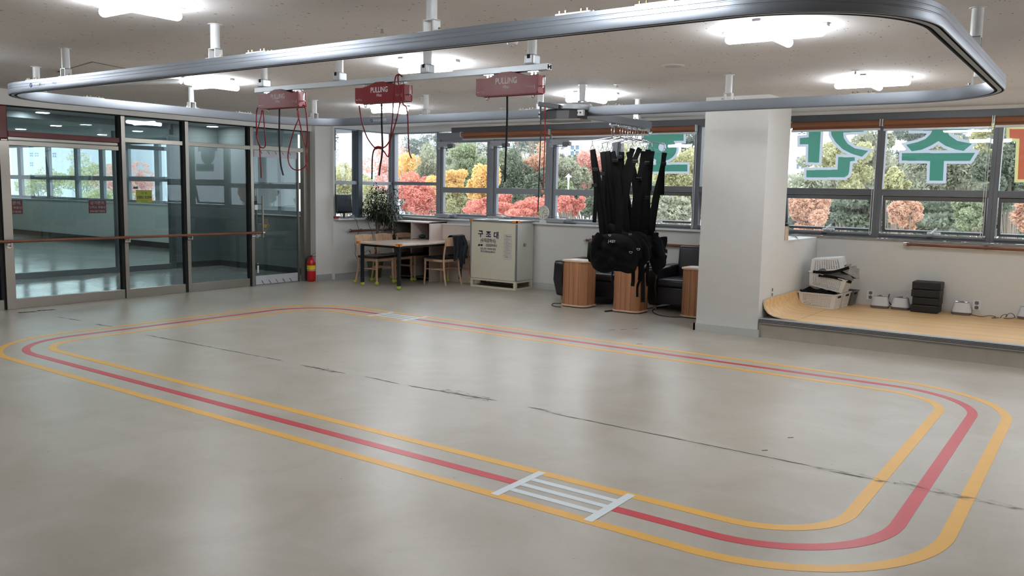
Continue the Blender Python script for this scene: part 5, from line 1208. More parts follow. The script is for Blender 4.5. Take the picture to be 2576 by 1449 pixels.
for i in range(n): fs += [(i, N+i, N+i+1, i+1), (k*(n+1)+i, k*(n+1)+i+1, N+k*(n+1)+i+1, N+k*(n+1)+i)]
for j in range(k): fs += [(j*(n+1), (j+1)*(n+1), N+(j+1)*(n+1), N+j*(n+1)), (j*(n+1)+n, N+j*(n+1)+n, N+(j+1)*(n+1)+n, (j+1)*(n+1)+n)]
jk = empty('jacket', (xb, 10.86, .42), 'dark navy jacket draped over the back of a dining chair', 'jacket')
M_JK = mat('navy jacket', C(28, 32, 42), .85, vary=.2, bump=.3, bscale=30)
m.add(vs, fs).build('body', M_JK, jk, smooth=True)
MB().tube(smoothpath([(xb+.06, 10.98, .80), (xb+.10, 11.0, .68), (xb+.09, 10.96, .52), (xb+.07, 10.97, .36)], 5), [.03]*6+[.045]*6+[.035]*4, 10).build('sleeve', M_JK, jk, smooth=True)

# open shelf unit, white board, rescue cabinet
sh = empty('shelf_unit', (-10.0, 11.15, 0), 'open shelf unit with dark brown compartments behind the table', 'shelf')
M_SHW = mat('shelf white laminate', C(222, 208, 200), .5); M_SHD = mat('shelf taupe inside', C(112, 102, 94), .6)
sx0, sx1, sy0, sy1, sz = -10.42, -9.53, 10.92, 11.37, 1.025
MB().box(sx0, sx0+.02, sy0, sy1, 0, sz).box(sx1-.02, sx1, sy0, sy1, 0, sz).box(sx0, sx1, sy0, sy1, sz-.02, sz+.0).build('carcass', M_SHW, sh)
MB().box(sx0+.02, sx1-.02, sy1-.02, sy1-.005, .05, sz-.02).build('back_panel', M_SHD, sh)
MB().box(-9.975, -9.955, sy0+.005, sy1-.02, .05, sz-.02).build('divider', M_SHW, sh)
for z in (.05, .38, .71-.3+.3): MB().box(sx0+.02, sx1-.02, sy0+.02, sy1-.02, z, z+.018).build('shelf_board', M_SHD, sh)
[MB().box(a_, a_+.005, sy0+.01, sy1-.02, .07, sz-.02).build('side_lining', M_SHD, sh) for a_ in (sx0+.021, sx1-.026)]
q = at(1062, 600, 1, 11.1); tag(MB().sphere((q.x, 11.1, .765), .05, 8, (1.4, 1, .7)).build('cap', mat('dark green cloth', C(30, 54, 48), .8), smooth=True), 'dark green folded cloth on the shelf just above the table', 'cloth')
bd = empty('low_cabinet', (-9.1, 11.3, 0), 'low pinkish-white cabinet between the shelf unit and the beige rescue cabinet', 'cabinet')
MB().box(-9.52, -8.67, 11.24, 11.43, 0, .985).build('carcass', M_SHW, bd); MB().box(-9.525, -8.665, 11.22, 11.44, .985, 1.0).build('top_edge', M_SILL, bd); MB().box(-9.5, -8.69, 11.232, 11.24, .742, .752).build('door_edge', M_SILL, bd)
rc = empty('rescue_cabinet', (-8.195, 11.2, 0), 'beige metal rescue cabinet with navy Korean lettering', 'cabinet')
M_BG = mat('beige painted metal', C(222, 216, 196), .4, vary=.03); M_BGS = mat('side painted metal', C(222, 220, 210), .35, vary=.03); M_GRB = mat('grey rubber edge', C(126, 128, 130), .6)
cx0, cx1, cy0, cy1 = -8.655, -7.735, 10.95, 11.43
MB().box(cx0, cx1, cy0, cy1, .145, 1.085).build('body', [M_BG], rc, bevel=.003)
MB().box(cx1-.002, cx1+.004, cy0+.02, cy1-.005, .16, 1.08).build('side_panel', M_BGS, rc)
b = MB(); 
for a0_, a1_, b0_, b1_ in ((cx0, cx0+.045, cy0, cy0+.045), (cx1-.045, cx1, cy0, cy0+.045), (cx0, cx0+.045, cy1-.045, cy1), (cx1-.045, cx1, cy1-.045, cy1)): b.box(a0_, a1_, b0_, b1_, 0, .14)
for z0_, z1_ in ((0, .028), (.112, .14)):
    b.box(cx0+.045, cx1-.045, cy0, cy0+.02, z0_, z1_).box(cx0+.045, cx1-.045, cy1-.02, cy1, z0_, z1_).box(cx0, cx0+.02, cy0+.045, cy1-.045, z0_, z1_).box(cx1-.02, cx1, cy0+.045, cy1-.045, z0_, z1_)
b.build('plinth', M_BG, rc)
MB().box(cx0-.012, cx1+.012, cy0-.014, cy1, 1.092, 1.112).build('lid', M_BGS, rc, bevel=.004)
MB().box(cx0-.014, cx1+.014, cy0-.02, cy0-.006, 1.082, 1.112).box(cx1+.006, cx1+.02, cy0-.02, cy1, 1.084, 1.112).build('lid_edge', M_GRB, rc, bevel=.004)
MB().box(cx0-.02, cx0+.05, cy0-.024, cy0-.004, 1.084, 1.116).box(cx0-.02, cx0-.006, cy0-.024, cy0+.05, 1.084, 1.116).build('corner_tape', M_ORG, rc)
MB().box(cx1-.07, cx1+.024, cy0-.024, cy0-.004, 1.080, 1.116).box(cx1+.004, cx1+.024, cy0-.024, cy0+.07, 1.080, 1.116).build('corner_tape', M_ORG, rc)
MB().box(cx1-.012, cx1+.016, cy0-.014, cy0+.012, .15, 1.06).build('corner_guard', M_GRB, rc, bevel=.006)
MB().box(cx0-.014, cx0+.008, cy0-.012, cy0+.01, .35, 1.07).build('corner_guard', M_GRB, rc, bevel=.005)
MB().tube([(-8.24, 11.0, 1.112), (-8.24, 11.0, 1.135), (-8.14, 11.0, 1.135), (-8.14, 11.0, 1.112)], .006, 6).build('lid_handle', M_SILL, rc, smooth=True)
for y, z in ((11.08, .93), (11.30, .945)):
    m = MB()
    for i in range(4): m.box(cx1+.004, cx1+.010, y-.025, y+.025, z+i*.022, z+i*.022+.009)
    m.build('louvre_vent', M_SILL, rc)
for y, z in ((11.08, .28), (11.30, .29)):
    m = MB()
    for i in range(4): m.box(cx1+.004, cx1+.008, y-.02, y+.02, z+i*.022, z+i*.022+.007)
    m.build('louvre_vent', M_BG, rc)
MB().box(cx1+.004, cx1+.02, 11.15, 11.20, .70, .75).build('latch', M_STEEL, rc, bevel=.003)
yf = cy0-.0035
def ft(s, px, py, sz, off=.01, m=M_TEXTN, sx=1): p = at(px, py, 1, yf); text(s, (p.x, yf, p.z), X, Z, sz, m, rc, 'lettering', off, sx=sx)
ft('구', 1209, 594.5, .122, .026); ft('조', 1228.5, 596.5, .122, .026); ft('대', 1248, 599, .122, .026)
ft('(수직강하식)', 1227.5, 609.5, .075, .014, sx=.80); ft('선영공업주식회사', 1236, 620.5, .052, .010, sx=.60)
ft('경기도 시흥시 시화벤처로 정왕동', 1227.5, 628.5, .040, .008, sx=.58); ft('본사 및 영업부 (031)498-4731', 1227.5, 635.5, .040, .008, sx=.62)
p = at(1208, 619, 1, yf); MB().prism([(p.x-.05, p.z), (p.x-.035, p.z+.032), (p.x-.0, p.z+.032), (p.x-.012, p.z)], 1, yf-.001, yf).prism([(p.x+.0, p.z+.006), (p.x+.01, p.z+.032), (p.x+.055, p.z+.032), (p.x+.045, p.z)], 1, yf-.001, yf).build('logo', M_TEXTN, rc)
p0, p1 = at(1266, 652, 1, yf), at(1288, 590, 1, yf); pp = MB().box(p0.x, p1.x, yf-.001, yf, p0.z, p1.z).build('instruction_sheet', mat('paper sheet', C(206, 200, 192), .6), rc)
m = MB(); r = random.Random(8)
for i in range(17):
    z = p1.z-.02-i*(p1.z-p0.z-.03)/17; a = p0.x+.01+(.03 if i % 3 else 0); m.box(a, a+r.uniform(.05, p1.x-a-.012), yf-.0016, yf-.001, z, z+.004+(.006 if i in (1, 16) else 0))
m.build('print_line', mat('print grey', C(120, 108, 112), .6), pp)
o = MB().lathe([(.14, 0), (.15, .006), (.12, .012)], (0,0,0), 24, 1, .5).xf(Matrix.Translation((-8.40, 11.17, 1.112))).build('tray', M_SILL, smooth=True); tag(o, 'flat white dish on the left of the beige cabinet lid', 'tray')
# wall clock leaning on the sill
ck = empty('clock', (-7.55, 11.42, 1.115), 'round white clock with black numerals leaning against the window above the beige cabinet', 'clock')
kc = at(1366, 535, 1, 11.41); R = .112
M4 = Matrix.Translation(kc) @ Matrix.Rotation(math.pi/2-.08, 4, 'X')
MB().lathe([(R, -.012), (R+.004, 0), (R, .008), (R-.008, .008), (R-.010, .004)], (0,0,0), 40).xf(M4).build('case', mat('clock ivory', C(226, 224, 212), .4), ck, smooth=True)
fu, fv = M4.to_3x3() @ X, M4.to_3x3() @ Y; fn = M4.to_3x3() @ Z
for i in range(1, 13):
    a = math.radians(90-30*i); q = kc+(fu*math.cos(a)+fv*math.sin(a))*.082+fn*.0045; text(str(i), q-fv*.011, fu, fv, .034, M_TEXTK, ck, 'numeral', .006)
for ang, L_, w_ in ((38, .055, .006), (104, .075, .005), (184, .07, .002)):
    a = math.radians(90-ang); MB().beam(kc+fn*.007, kc+fn*.007+(fu*math.cos(a)+fv*math.sin(a))*L_, w_, .002, fn).build('hand', M_BLACK, ck)
o = MB().box(-7.60, -7.46, 11.395, 11.44, 1.087, 1.13).build('clock_stand', M_SILL, ck)
tag(MB().box(-7.10, -6.95, 11.40, 11.47, 1.087, 1.10).build('remote_control', M_BLACK), 'small dark remote on the window sill right of the clock', 'remote')

# monitor and bits on the corner sill
mo = empty('computer_monitor', (-10.88, 10.24, 1.06), 'black computer monitor on the sill of the left corner window', 'monitor')
RM = Matrix.Translation((-10.87, 10.235, 1.06)) @ Matrix.Rotation(.28, 4, 'Z')
tilt = Matrix.Translation((0, 0, .07)) @ Matrix.Rotation(math.radians(-4), 4, 'Y') @ Matrix.Translation((0, 0, -.07))
MB().box(-.04, -.01, -.25, .25, .085, .415).xf(RM @ tilt).build('housing', mat('glossy black', C(14, 14, 18), .18, spec=.7), mo, bevel=.012, seg=3)
MB().box(-.011, -.006, -.235, .235, .125, .40).xf(RM @ tilt).build('screen', mat('screen glass', C(52, 58, 74), .12, spec=.8), mo)
MB().cyl((-.035, 0, .01), (-.03, 0, .12), .016, 12).lathe([(.10, 0), (.095, .012), (.03, .02)], (-.03, 0, .002), 24, .75, 1.2).xf(RM).build('stand', M_BLACK, mo, smooth=True)
p = at(846, 541, 0, -10.85); tag(MB().box(-10.88, -10.84, p.y-.04, p.y+.05, 1.06, 1.10).build('box', M_RED, bevel=.004), 'small red box beside the monitor stand', 'box')
p = at(888, 541, 0, -10.86); tag(MB().lathe([(.03, 0), (.035, .05), (.03, .055)], (-10.87, p.y, 1.06), 16).build('tape_roll', mat('pale blue plastic', C(176, 184, 214), .4), smooth=True), 'pale blue round tub on the sill right of the monitor', 'tub')
def wallcord(pts, label):
    tag(MB().tube(smoothpath([at(a, b, 0, LX+c) for a, b, c in pts], 6), .0045, 6).build('cable', MATS['grey cable']), label, 'cable', 'power cables')
wallcord([(880, 546, .07), (895, 552, .11), (899, 566, .11), (903, 580, .13), (898, 595, .11), (893, 610, .03), (895, 625, .02), (894, 640, .02), (902, 655, .03), (911, 668, .04)], 'grey cable hanging from the monitor over the handrail to the floor')
wallcord([(908, 546, .07), (924, 552, .11), (928, 566, .11), (935, 582, .1), (938, 598, .02), (937, 606, .01)], 'thin grey cable hanging from the corner sill')

# ficus
fi = empty('potted_ficus', (-10.70, 10.78, 0), 'tall ficus tree with small dark leaves in a pot behind the table', 'plant')
fx, fy = -10.70, 10.78
MB().lathe([(.10, 0), (.14, .26), (.15, .28), (.135, .28), (.12, .24)], (fx, fy, 0), 24).build('pot', mat('olive pot', C(70, 82, 44), .6, vary=.2), fi, smooth=True)
MB().lathe([(.12, .24), (.02, .25)], (fx, fy, 0), 20).build('soil', mat('soil', C(50, 38, 30), .9), fi)
tr = MB(); ctr = Vector((fx+.14, fy+.04, 1.30)); r = random.Random(21)
M_BARK = mat('grey bark', C(128, 114, 102), .8, vary=.2, scale=40)
trunk = smoothpath([(fx, fy, .24), (fx+.02, fy, .45), (fx+.05, fy, .68), (fx+.06, fy+.01, .92), (fx+.08, fy+.02, 1.15)], 4)
tr.tube(trunk, [.02-.008*i/len(trunk) for i in range(len(trunk))], 8)
tips = []
for i in range(16):
    s = trunk[6+i % 8]; a = r.uniform(0, 6.28); rad = r.uniform(.12, .33); e = ctr+Vector((rad*math.cos(a)*1.15, rad*math.sin(a), r.uniform(-.2, .30)))
    mid = s.lerp(e, .5)+Vector((0, 0, .05)); tr.tube(smoothpath([s, mid, e], 4), [.007, .007, .006, .006, .005, .005, .004, .004, .003], 5); tips += [(mid, .6), (e, 1)]
tr.build('trunk', M_BARK, fi, smooth=True)
m = MB()
for i in range(2300):
    while True:
        v = Vector((r.uniform(-1, 1), r.uniform(-1, 1), r.uniform(-1, 1)))
        if v.length < 1: break
    q = ctr+Vector((v.x*.44, v.y*.36, v.z*.27+.03-.12*abs(v.x)))
    if r.random() < .3: t_ = r.choice(tips)[0]; q = Vector(t_)+Vector((r.gauss(0, .05), r.gauss(0, .05), r.gauss(0, .05)))
    d = (q-ctr).normalized()+Vector((r.gauss(0, .6), r.gauss(0, .6), r.gauss(-.1, .5))); leaf(m, q, d, r.uniform(.04, .07), r.uniform(.016, .026), .35)
for i in range(90):
    q = Vector((fx+.33+r.gauss(0, .05), fy+.05+r.gauss(0, .05), r.uniform(.72, 1.1))); leaf(m, q, (r.gauss(0, 1), r.gauss(0, 1), r.gauss(.2, .6)), r.uniform(.05, .08), .024, .3)
for i in range(60):
    q = Vector((fx-.02+r.gauss(0, .07), fy+r.gauss(0, .06), r.uniform(.26, .62))); leaf(m, q, (r.gauss(0, 1), r.gauss(0, 1), r.gauss(.3, .6)), r.uniform(.05, .09), .028, .3)
m.build('foliage', mat('ficus leaf', C(40, 52, 34), .4, vary=.4, scale=30), fi)

# fire extinguisher
fe = empty('fire_extinguisher', (-10.975, 9.555, 0), 'red fire extinguisher with yellow label standing beside the glass door', 'fire extinguisher'); ex, ey_ = -10.985, 9.555
MB().lathe([(.045, .0), (.068, .012), (.072, .03), (.072, .31), (.062, .35), (.035, .385), (.02, .40), (.02, .415)], (ex, ey_, 0), 28).build('cylinder', mat('extinguisher red', C(186, 16, 24), .25, vary=.03), fe, smooth=True)
MB().lathe([(.0728, .20), (.0728, .275)], (ex, ey_, 0), 28).build('yellow_label', mat('yellow label', C(214, 196, 50), .5), fe, smooth=True)
MB().lathe([(.0729, .182), (.0729, .187)], (ex, ey_, 0), 28).build('white_band', M_SILL, fe, smooth=True)
MB().box(ex-.015, ex+.02, ey_-.012, ey_+.012, .41, .44).beam((ex-.01, ey_, .435), (ex+.05, ey_+.06, .49), .016, .006).beam((ex, ey_, .42), (ex+.05, ey_+.07, .425), .014, .005).build('valve', mat('valve dark red', C(120, 24, 36), .4), fe)
MB().tube(smoothpath([(ex, ey_, .425), (ex-.05, ey_-.035, .42), (ex-.075, ey_-.05, .36), (ex-.078, ey_-.052, .20), (ex-.07, ey_-.05, .09)], 5), .008, 8).build('hose', M_BLACK, fe, smooth=True)

# =================================================================== ARMCHAIRS AND SPEAKER BOXES
def armchair(x0, x1, y0, y1, label, legdx=0):
    t = empty('armchair', ((x0+x1)/2, (y0+y1)/2, 0), label, 'armchair', 'black leather armchairs under the windows'); aw = .17
    for xa, s in ((x0, 1), (x1, -1)):
        m = MB().prism([(y0, .30), (y0+.02, .56), (y0+.05, .585), (y1-.25, .60), (y1-.1, .60), (y1-.1, .06), (y0+.10, .06)], 0, min(xa, xa+s*aw), max(xa, xa+s*aw)); m.build('armrest', M_BLEATH, t, bevel=.03, seg=4, smooth=True)
    MB().box(x0+aw, x1-aw, y0+.02, y1-.2, .10, .34).build('seat_base', M_BLEATH, t, bevel=.02, seg=3)
    MB().box(x0+aw+.005, x1-aw-.005, y0-.0, y1-.25, .34, .445).build('seat_cushion', M_BLEATH, t, bevel=.035, seg=5, smooth=True)
    m = MB().box(x0+aw-.02, x1-aw+.02, y1-.30, y1-.08, .30, .86); m.xf(Matrix.Translation((0, y1-.2, .3)) @ Matrix.Rotation(-.10, 4, 'X') @ Matrix.Translation((0, -(y1-.2), -.3))); m.build('backrest', M_BLEATH, t, bevel=.045, seg=5, smooth=True)
    for x in (x0+.08, x1-.08):
        for y in (y0+.16, y1-.2): MB().cyl((x, y, 0), (x, y, .11), .024, 12, .03).build('leg', M_CHAIR, t, smooth=True)
armchair(-6.68, -5.50, 10.40, 11.36, 'black leather armchair behind the left and middle wooden speaker boxes')
armchair(-5.17, -3.98, 10.40, 11.36, 'black leather armchair behind the right speaker box, partly hidden by the column')
def kiosk(cx, cy, label, w=.40, d=.36, r=.10, h=.63):
    t = empty('speaker_box', (cx, cy, 0), label, 'speaker box', 'bamboo-fronted upright speaker boxes')
    def rp(w, d, r, n=7):
        P = []
        for sx, sy, a0 in ((1, 1, 0), (-1, 1, 90), (-1, -1, 180), (1, -1, 270)):
            for i in range(n+1): a = math.radians(a0+90*i/n); P.append((cx+sx*(w/2-r)+r*math.cos(a), cy+sy*(d/2-r)+r*math.sin(a)))
        return P
    MB().prism(rp(w, d, r), 2, .03, h).build('body', M_KIOSK, t, smooth=True)
    m = MB(); P = rp(w+.001, d+.001, r, 7)
    for i in range(0, len(P)): m.beam((P[i][0], P[i][1], .032), (P[i][0], P[i][1], h-.002), .002, .002)
    m.build('strip_joint', mat('strip joint brown', C(136, 92, 64), .6), t)
    MB().prism(rp(w+.03, d+.03, r+.01), 2, .012, .034).build('base_board', M_PLY, t, bevel=.003); MB().prism(rp(w+.005, d+.005, r), 2, 0, .012).build('foot_pad', M_BLACK, t)
    tp = MB().prism(rp(w+.02, d+.02, r*.8), 2, h, h+.022).build('top_board', M_PLY, t, bevel=.003)
    m = MB().box(cx-.12, cx+.02, cy-.12, cy+.06, h+.022, h+.0245).build('paper', M_SILL, tp); MB().box(cx-.0, cx+.11, cy-.10, cy+.05, h+.0225, h+.026).build('paper', mat('leaflet', C(214, 206, 200), .5), tp)
    return t
kiosk(-6.04, 10.10, 'bamboo-fronted speaker box, leftmost of three'); kiosk(-5.24, 10.12, 'bamboo-fronted speaker box in the middle, behind the dangling straps'); kiosk(-4.32, 10.28, 'bamboo-fronted speaker box next to the column')
bk = mat('black flex', C(34, 34, 36), .5)
cord([(1412, 772), (1398, 771), (1388, 767), (1394, 763), (1410, 763), (1430, 760)], 'black cable looping out left of the leftmost speaker box', .006, .008, bk)
cord([(1490, 766), (1515, 765), (1540, 763)], 'black cable between the leftmost and middle speaker boxes', .005, .006, bk)
cord([(1628, 776), (1650, 773), (1668, 771), (1690, 768)], 'black cable running behind the middle speaker box', .005, .006, bk)
cord([(1715, 797), (1690, 797), (1660, 793), (1643, 785), (1645, 778), (1660, 773), (1680, 771)], 'black cable looping between the middle and right speaker boxes', .006, .008, bk)
cord([(1522, 783), (1530, 782), (1541, 781)], 'short black plug end in front of the middle speaker box', .010, .011, bk)

# =================================================================== OUTSIDE
GZ = -4.0
struct('ground', MB().box(-120, 80, 12.6, 140, GZ-.2, GZ), mat('outdoor paving', C(186, 188, 190), .9, vary=.15, scale=.6), 'pale paved ground outside the windows')
def leafmat(name, c1, c2):
    m = bpy.data.materials.new(name); m.use_nodes = True; n = m.node_tree; n.nodes.clear(); L = n.links.new
    o = n.nodes.new('ShaderNodeOutputMaterial'); g = n.nodes.new('ShaderNodeNewGeometry'); r = n.nodes.new('ShaderNodeValToRGB')
    r.color_ramp.elements[0].color = c1; r.color_ramp.elements[1].color = c2; L(g.outputs['Random Per Island'], r.inputs[0])
    d = n.nodes.new('ShaderNodeBsdfDiffuse'); t = n.nodes.new('ShaderNodeBsdfTranslucent'); mx = n.nodes.new('ShaderNodeMixShader'); mx.inputs[0].default_value = .4
    L(r.outputs[0], d.inputs[0]); L(r.outputs[0], t.inputs[0]); L(d.outputs[0], mx.inputs[1]); L(t.outputs[0], mx.inputs[2]); L(mx.outputs[0], o.inputs[0])
    MATS[name] = m
    return m
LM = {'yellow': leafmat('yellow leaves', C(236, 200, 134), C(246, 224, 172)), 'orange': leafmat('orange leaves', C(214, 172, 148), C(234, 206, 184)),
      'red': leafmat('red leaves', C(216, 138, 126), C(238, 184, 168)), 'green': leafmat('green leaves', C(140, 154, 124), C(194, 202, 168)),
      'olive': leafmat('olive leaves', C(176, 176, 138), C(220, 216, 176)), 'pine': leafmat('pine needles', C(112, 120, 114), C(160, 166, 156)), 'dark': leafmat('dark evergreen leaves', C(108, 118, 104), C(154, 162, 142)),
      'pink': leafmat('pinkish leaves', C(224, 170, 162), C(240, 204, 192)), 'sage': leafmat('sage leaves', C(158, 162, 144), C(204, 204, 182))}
M_TRUNK = mat('tree bark', C(132, 120, 108), .9, vary=.2, scale=6)
def foliage(c, rx, ry, rz, N, size, seed, clumps=26, thin=1.0):
    g = np.random.default_rng(seed)
    cc = g.normal(size=(clumps, 3)); cc /= np.linalg.norm(cc, axis=1)[:, None]; cc *= g.uniform(.25, 1.08, (clumps, 1)); cr = g.uniform(.16, .46, clumps)
    idx = g.integers(0, clumps, N); q = g.normal(size=(N, 3)); q /= np.linalg.norm(q, axis=1)[:, None]; q = q*g.uniform(.5, 1, (N, 1))**.5*cr[idx][:, None]+cc[idx]
    P = q*np.array([rx, ry, rz])+np.array(c)
    a = g.normal(size=(N, 3)); a /= np.linalg.norm(a, axis=1)[:, None]; b = g.normal(size=(N, 3)); b -= a*(a*b).sum(1)[:, None]; b /= np.linalg.norm(b, axis=1)[:, None]
    s = size*g.uniform(.6, 1.3, (N, 1)); a = a*s; b = b*s*.55*thin
    V = np.stack([P-a, P-b*.9, P+a, P+b*.9], 1).reshape(-1, 3); return V, cc*np.array([rx, ry, rz])+np.array(c)
def foliage_obj(V, m, parent):
    org = np.array(ORG[parent.name]); V = V-org; n = len(V)//4
    me = bpy.data.meshes.new('foliage'); me.vertices.add(len(V)); me.vertices.foreach_set('co', V.astype(np.float32).ravel()); me.loops.add(len(V)); me.loops.foreach_set('vertex_index', np.arange(len(V), dtype=np.int32))
    me.polygons.add(n); me.polygons.foreach_set('loop_start', np.arange(0, len(V), 4, dtype=np.int32)); me.polygons.foreach_set('loop_total', np.full(n, 4, dtype=np.int32)); me.update(calc_edges=True); me.validate()
    me.materials.append(m); o = bpy.data.objects.new('foliage', me); COL.objects.link(o); o.parent = parent; return o
TSEED = [100]
def tree(px, py, yd, wpx, hpx, kind, label, N=3600, size=.10, bare=False, thin=1.0, clumps=26):
    c = at(px, py, 1, yd); k = (c-CAMLOC).dot(_f2)/FPX; rx, rz = wpx/2*k, hpx/2*k; ry = min(rx, 2.2)
    t = empty('tree', (c.x, yd, GZ), label, 'tree', 'autumn trees outside the windows'); TSEED[0] += 1
    V, cc = foliage((c.x, c.y, c.z), rx, ry, rz, int(N*2.5), size*.56, TSEED[0], clumps, thin); foliage_obj(V, LM[kind], t)
    m = MB(); top = Vector((c.x, yd, c.z-rz*.1)); base = Vector((c.x+.1, yd, GZ)); path = smoothpath([base, base.lerp(top, .5)+X*.12, top], 5); m.tube(path, [.09-.06*i/len(path) for i in range(len(path))], 7)
    for q in cc[::4]: s = path[int(len(path)*.6)]; m.tube([s, s.lerp(Vector(q), .5)+Z*.1, Vector(q)], [.03, .02, .008], 5)
    m.build('trunk', M_TRUNK, t, smooth=True)
    return t
# left corner window
tree(868, 470, 24, 110, 110, 'olive', 'pale olive tree low in the left corner window', 3400, .09)
tree(935, 505, 21, 90, 130, 'olive', 'pale yellow tree behind the monitor and ficus', 3000, .08)
tree(975, 420, 26, 120, 120, 'pink', 'pinkish tree in the corner of the glass', 2600, .09)
tree(1040, 495, 20, 130, 110, 'red', 'pink-red maple in the wide fixed window', 4200, .085)
tree(1030, 425, 23, 60, 70, 'yellow', 'small yellow tree above the maple in the fixed window', 1400, .08)
tree(1085, 440, 24, 90, 120, 'sage', 'grey-green tree in the wide fixed window', 2600, .09)
tree(1060, 370, 32, 130, 90, 'pine', 'pine tree behind the wide fixed window', 1500, .14, thin=.4)
# three casements
tree(1135, 462, 19, 90, 64, 'yellow', 'low golden tree at the left of the first casement window', 3600, .075)
tree(1175, 430, 22, 110, 110, 'green', 'light green tree in the middle of the first casement window', 4600, .085)
tree(1228, 468, 18.5, 86, 150, 'yellow', 'tall golden ginkgo behind the first window mullion', 6500, .075)
tree(1160, 375, 34, 190, 110, 'pine', 'dark pine high in the first casement window', 4200, .15, thin=.45, clumps=18)
tree(1225, 522, 17.5, 120, 50, 'red', 'low red shrub at the bottom of the first casement window', 3600, .07)
tree(1140, 510, 19, 80, 70, 'olive', 'yellow-green shrub at the bottom left of the first casement window', 2200, .08)
tree(1285, 440, 22, 95, 130, 'dark', 'blue-green evergreen in the second casement window', 4600, .085)
tree(1272, 415, 26, 80, 80, 'olive', 'yellow-green tree top behind the straight black rope', 2400, .09)
tree(1310, 522, 17.5, 150, 66, 'red', 'wide red maple shrub at the bottom of the second casement window', 5600, .07)
tree(1355, 430, 23, 90, 120, 'orange', 'orange tree behind the two pull cords', 2600, .085)
tree(1345, 365, 36, 170, 80, 'pine', 'sparse pine high in the second casement window', 2600, .16, thin=.4, clumps=16)
tree(1360, 470, 21, 80, 90, 'dark', 'dark evergreen at the right of the second casement window', 3000, .085)
tree(1375, 515, 18, 50, 60, 'red', 'red maple behind the clock', 1800, .07)
tree(1435, 515, 17.5, 70, 60, 'red', 'red maple below the path lamp', 2800, .07)
tree(1440, 440, 23, 110, 90, 'sage', 'grey-green bush around the path lamp', 3600, .085)
tree(1415, 480, 20, 50, 60, 'green', 'light green bush left of the path lamp', 1600, .08)
tree(1500, 430, 24, 90, 120, 'pink', 'pinkish tree between the leftmost harness straps', 2400, .085)
tree(1500, 515, 19, 90, 70, 'dark', 'dark shrub behind the leftmost harness straps', 2600, .08)
tree(1565, 440, 24, 90, 150, 'olive', 'yellow-green tree between the harness straps', 3000, .085)
tree(1710, 440, 20, 130, 120, 'olive', 'bright yellow-green tree below the round green letter', 5200, .075)
tree(1745, 365, 32, 80, 110, 'pine', 'grey pine right of the round green letter', 2200, .13, thin=.5)
tree(1700, 535, 18, 110, 80, 'sage', 'pale green shrub behind the lower sash left of the column', 3200, .08)
tree(1630, 520, 19, 90, 110, 'green', 'green shrub behind the hanging harnesses', 2600, .08)
# right of the column
tree(2025, 535, 15.5, 100, 90, 'orange', 'orange tree in the lower sash just right of the column', 4600, .07)
tree(2130, 430, 19, 130, 140, 'olive', 'olive tree between the first two green letters', 4600, .075)
tree(2185, 400, 24, 120, 180, 'sage', 'grey-green tree at the post between the green letters', 3600, .09)
tree(2150, 535, 17, 130, 90, 'dark', 'blue-green bush in the first lower sash right of the column', 3600, .085)
tree(2245, 470, 17, 70, 80, 'olive', 'yellow-leaved twigs left of the T-shaped letter', 1800, .07)
tree(2275, 540, 15.2, 84, 84, 'orange', 'orange tree in the second lower sash', 4200, .07)
tree(2400, 420, 22, 200, 140, 'sage', 'wide grey-green tree behind the T-shaped letter', 6500, .085)
tree(2350, 360, 28, 220, 130, 'pine', 'tall dark pine behind the T-shaped letter', 4500, .14, thin=.5)
tree(2475, 350, 24, 110, 100, 'olive', 'yellow-green tree top right of the T-shaped letter', 2600, .085)
tree(2450, 545, 16, 90, 90, 'green', 'light green shrub in the second lower sash', 3200, .075)
tree(2540, 430, 20, 160, 200, 'dark', 'dark evergreen at the right edge', 4600, .09)
tree(2600, 545, 16, 90, 90, 'orange', 'orange shrub outside the lower right corner', 1600, .08)
# seen through the far hall
tree(95, 460, 40, 150, 90, 'olive', 'yellowish tree behind the far hall windows at the left', 2000, .2)
tree(215, 440, 42, 160, 90, 'olive', 'olive tree behind the middle of the far hall windows', 2000, .2)
tree(330, 470, 38, 140, 110, 'pink', 'pinkish tree behind the far hall windows at the right', 1800, .2)
tree(280, 500, 34, 120, 60, 'olive', 'pale shrub low behind the far hall windows', 1200, .2)

M_BWIN = mat('building window glass', C(120, 146, 164), .2, vary=.1, scale=1)
def building(px0, px1, pyt, yd, m, label, wins, depth=4, roof=None, pyb=None):
    a = at(px0, 450, 1, yd); b = at(px1, 450, 1, yd); zt = at((px0+px1)/2, pyt, 1, yd).z
    t = empty('building', ((a.x+b.x)/2, yd+depth/2, GZ), label, 'building', 'apartment blocks behind the trees')
    MB().box(a.x, b.x, yd, yd+depth, GZ, zt).build('wall', m, t)
    MB().box(a.x-.15, b.x+.15, yd-.15, yd+depth, zt, zt+.3).build('roof', roof or mat('roof band', C(150, 150, 156), .7), t)
    for wx0, wy0, wx1, wy1 in wins:
        p, q = at(wx0, wy1, 1, yd), at(wx1, wy0, 1, yd); f = MB(); e = .07
        f.box(p.x-e, q.x+e, yd-.05, yd+.01, p.z-e, p.z).box(p.x-e, q.x+e, yd-.05, yd+.01, q.z, q.z+e).box(p.x-e, p.x, yd-.05, yd+.01, p.z, q.z).box(q.x, q.x+e, yd-.05, yd+.01, p.z, q.z).box((p.x+q.x)/2-.04, (p.x+q.x)/2+.04, yd-.05, yd+.01, p.z, q.z).box(p.x, q.x, yd-.05, yd+.01, (p.z+q.z)/2-.04, (p.z+q.z)/2+.04)
        fo = f.build('window', M_SILL, t); MB().box(p.x, q.x, yd-.015, yd-.005, p.z, q.z).build('pane', M_BWIN, fo)
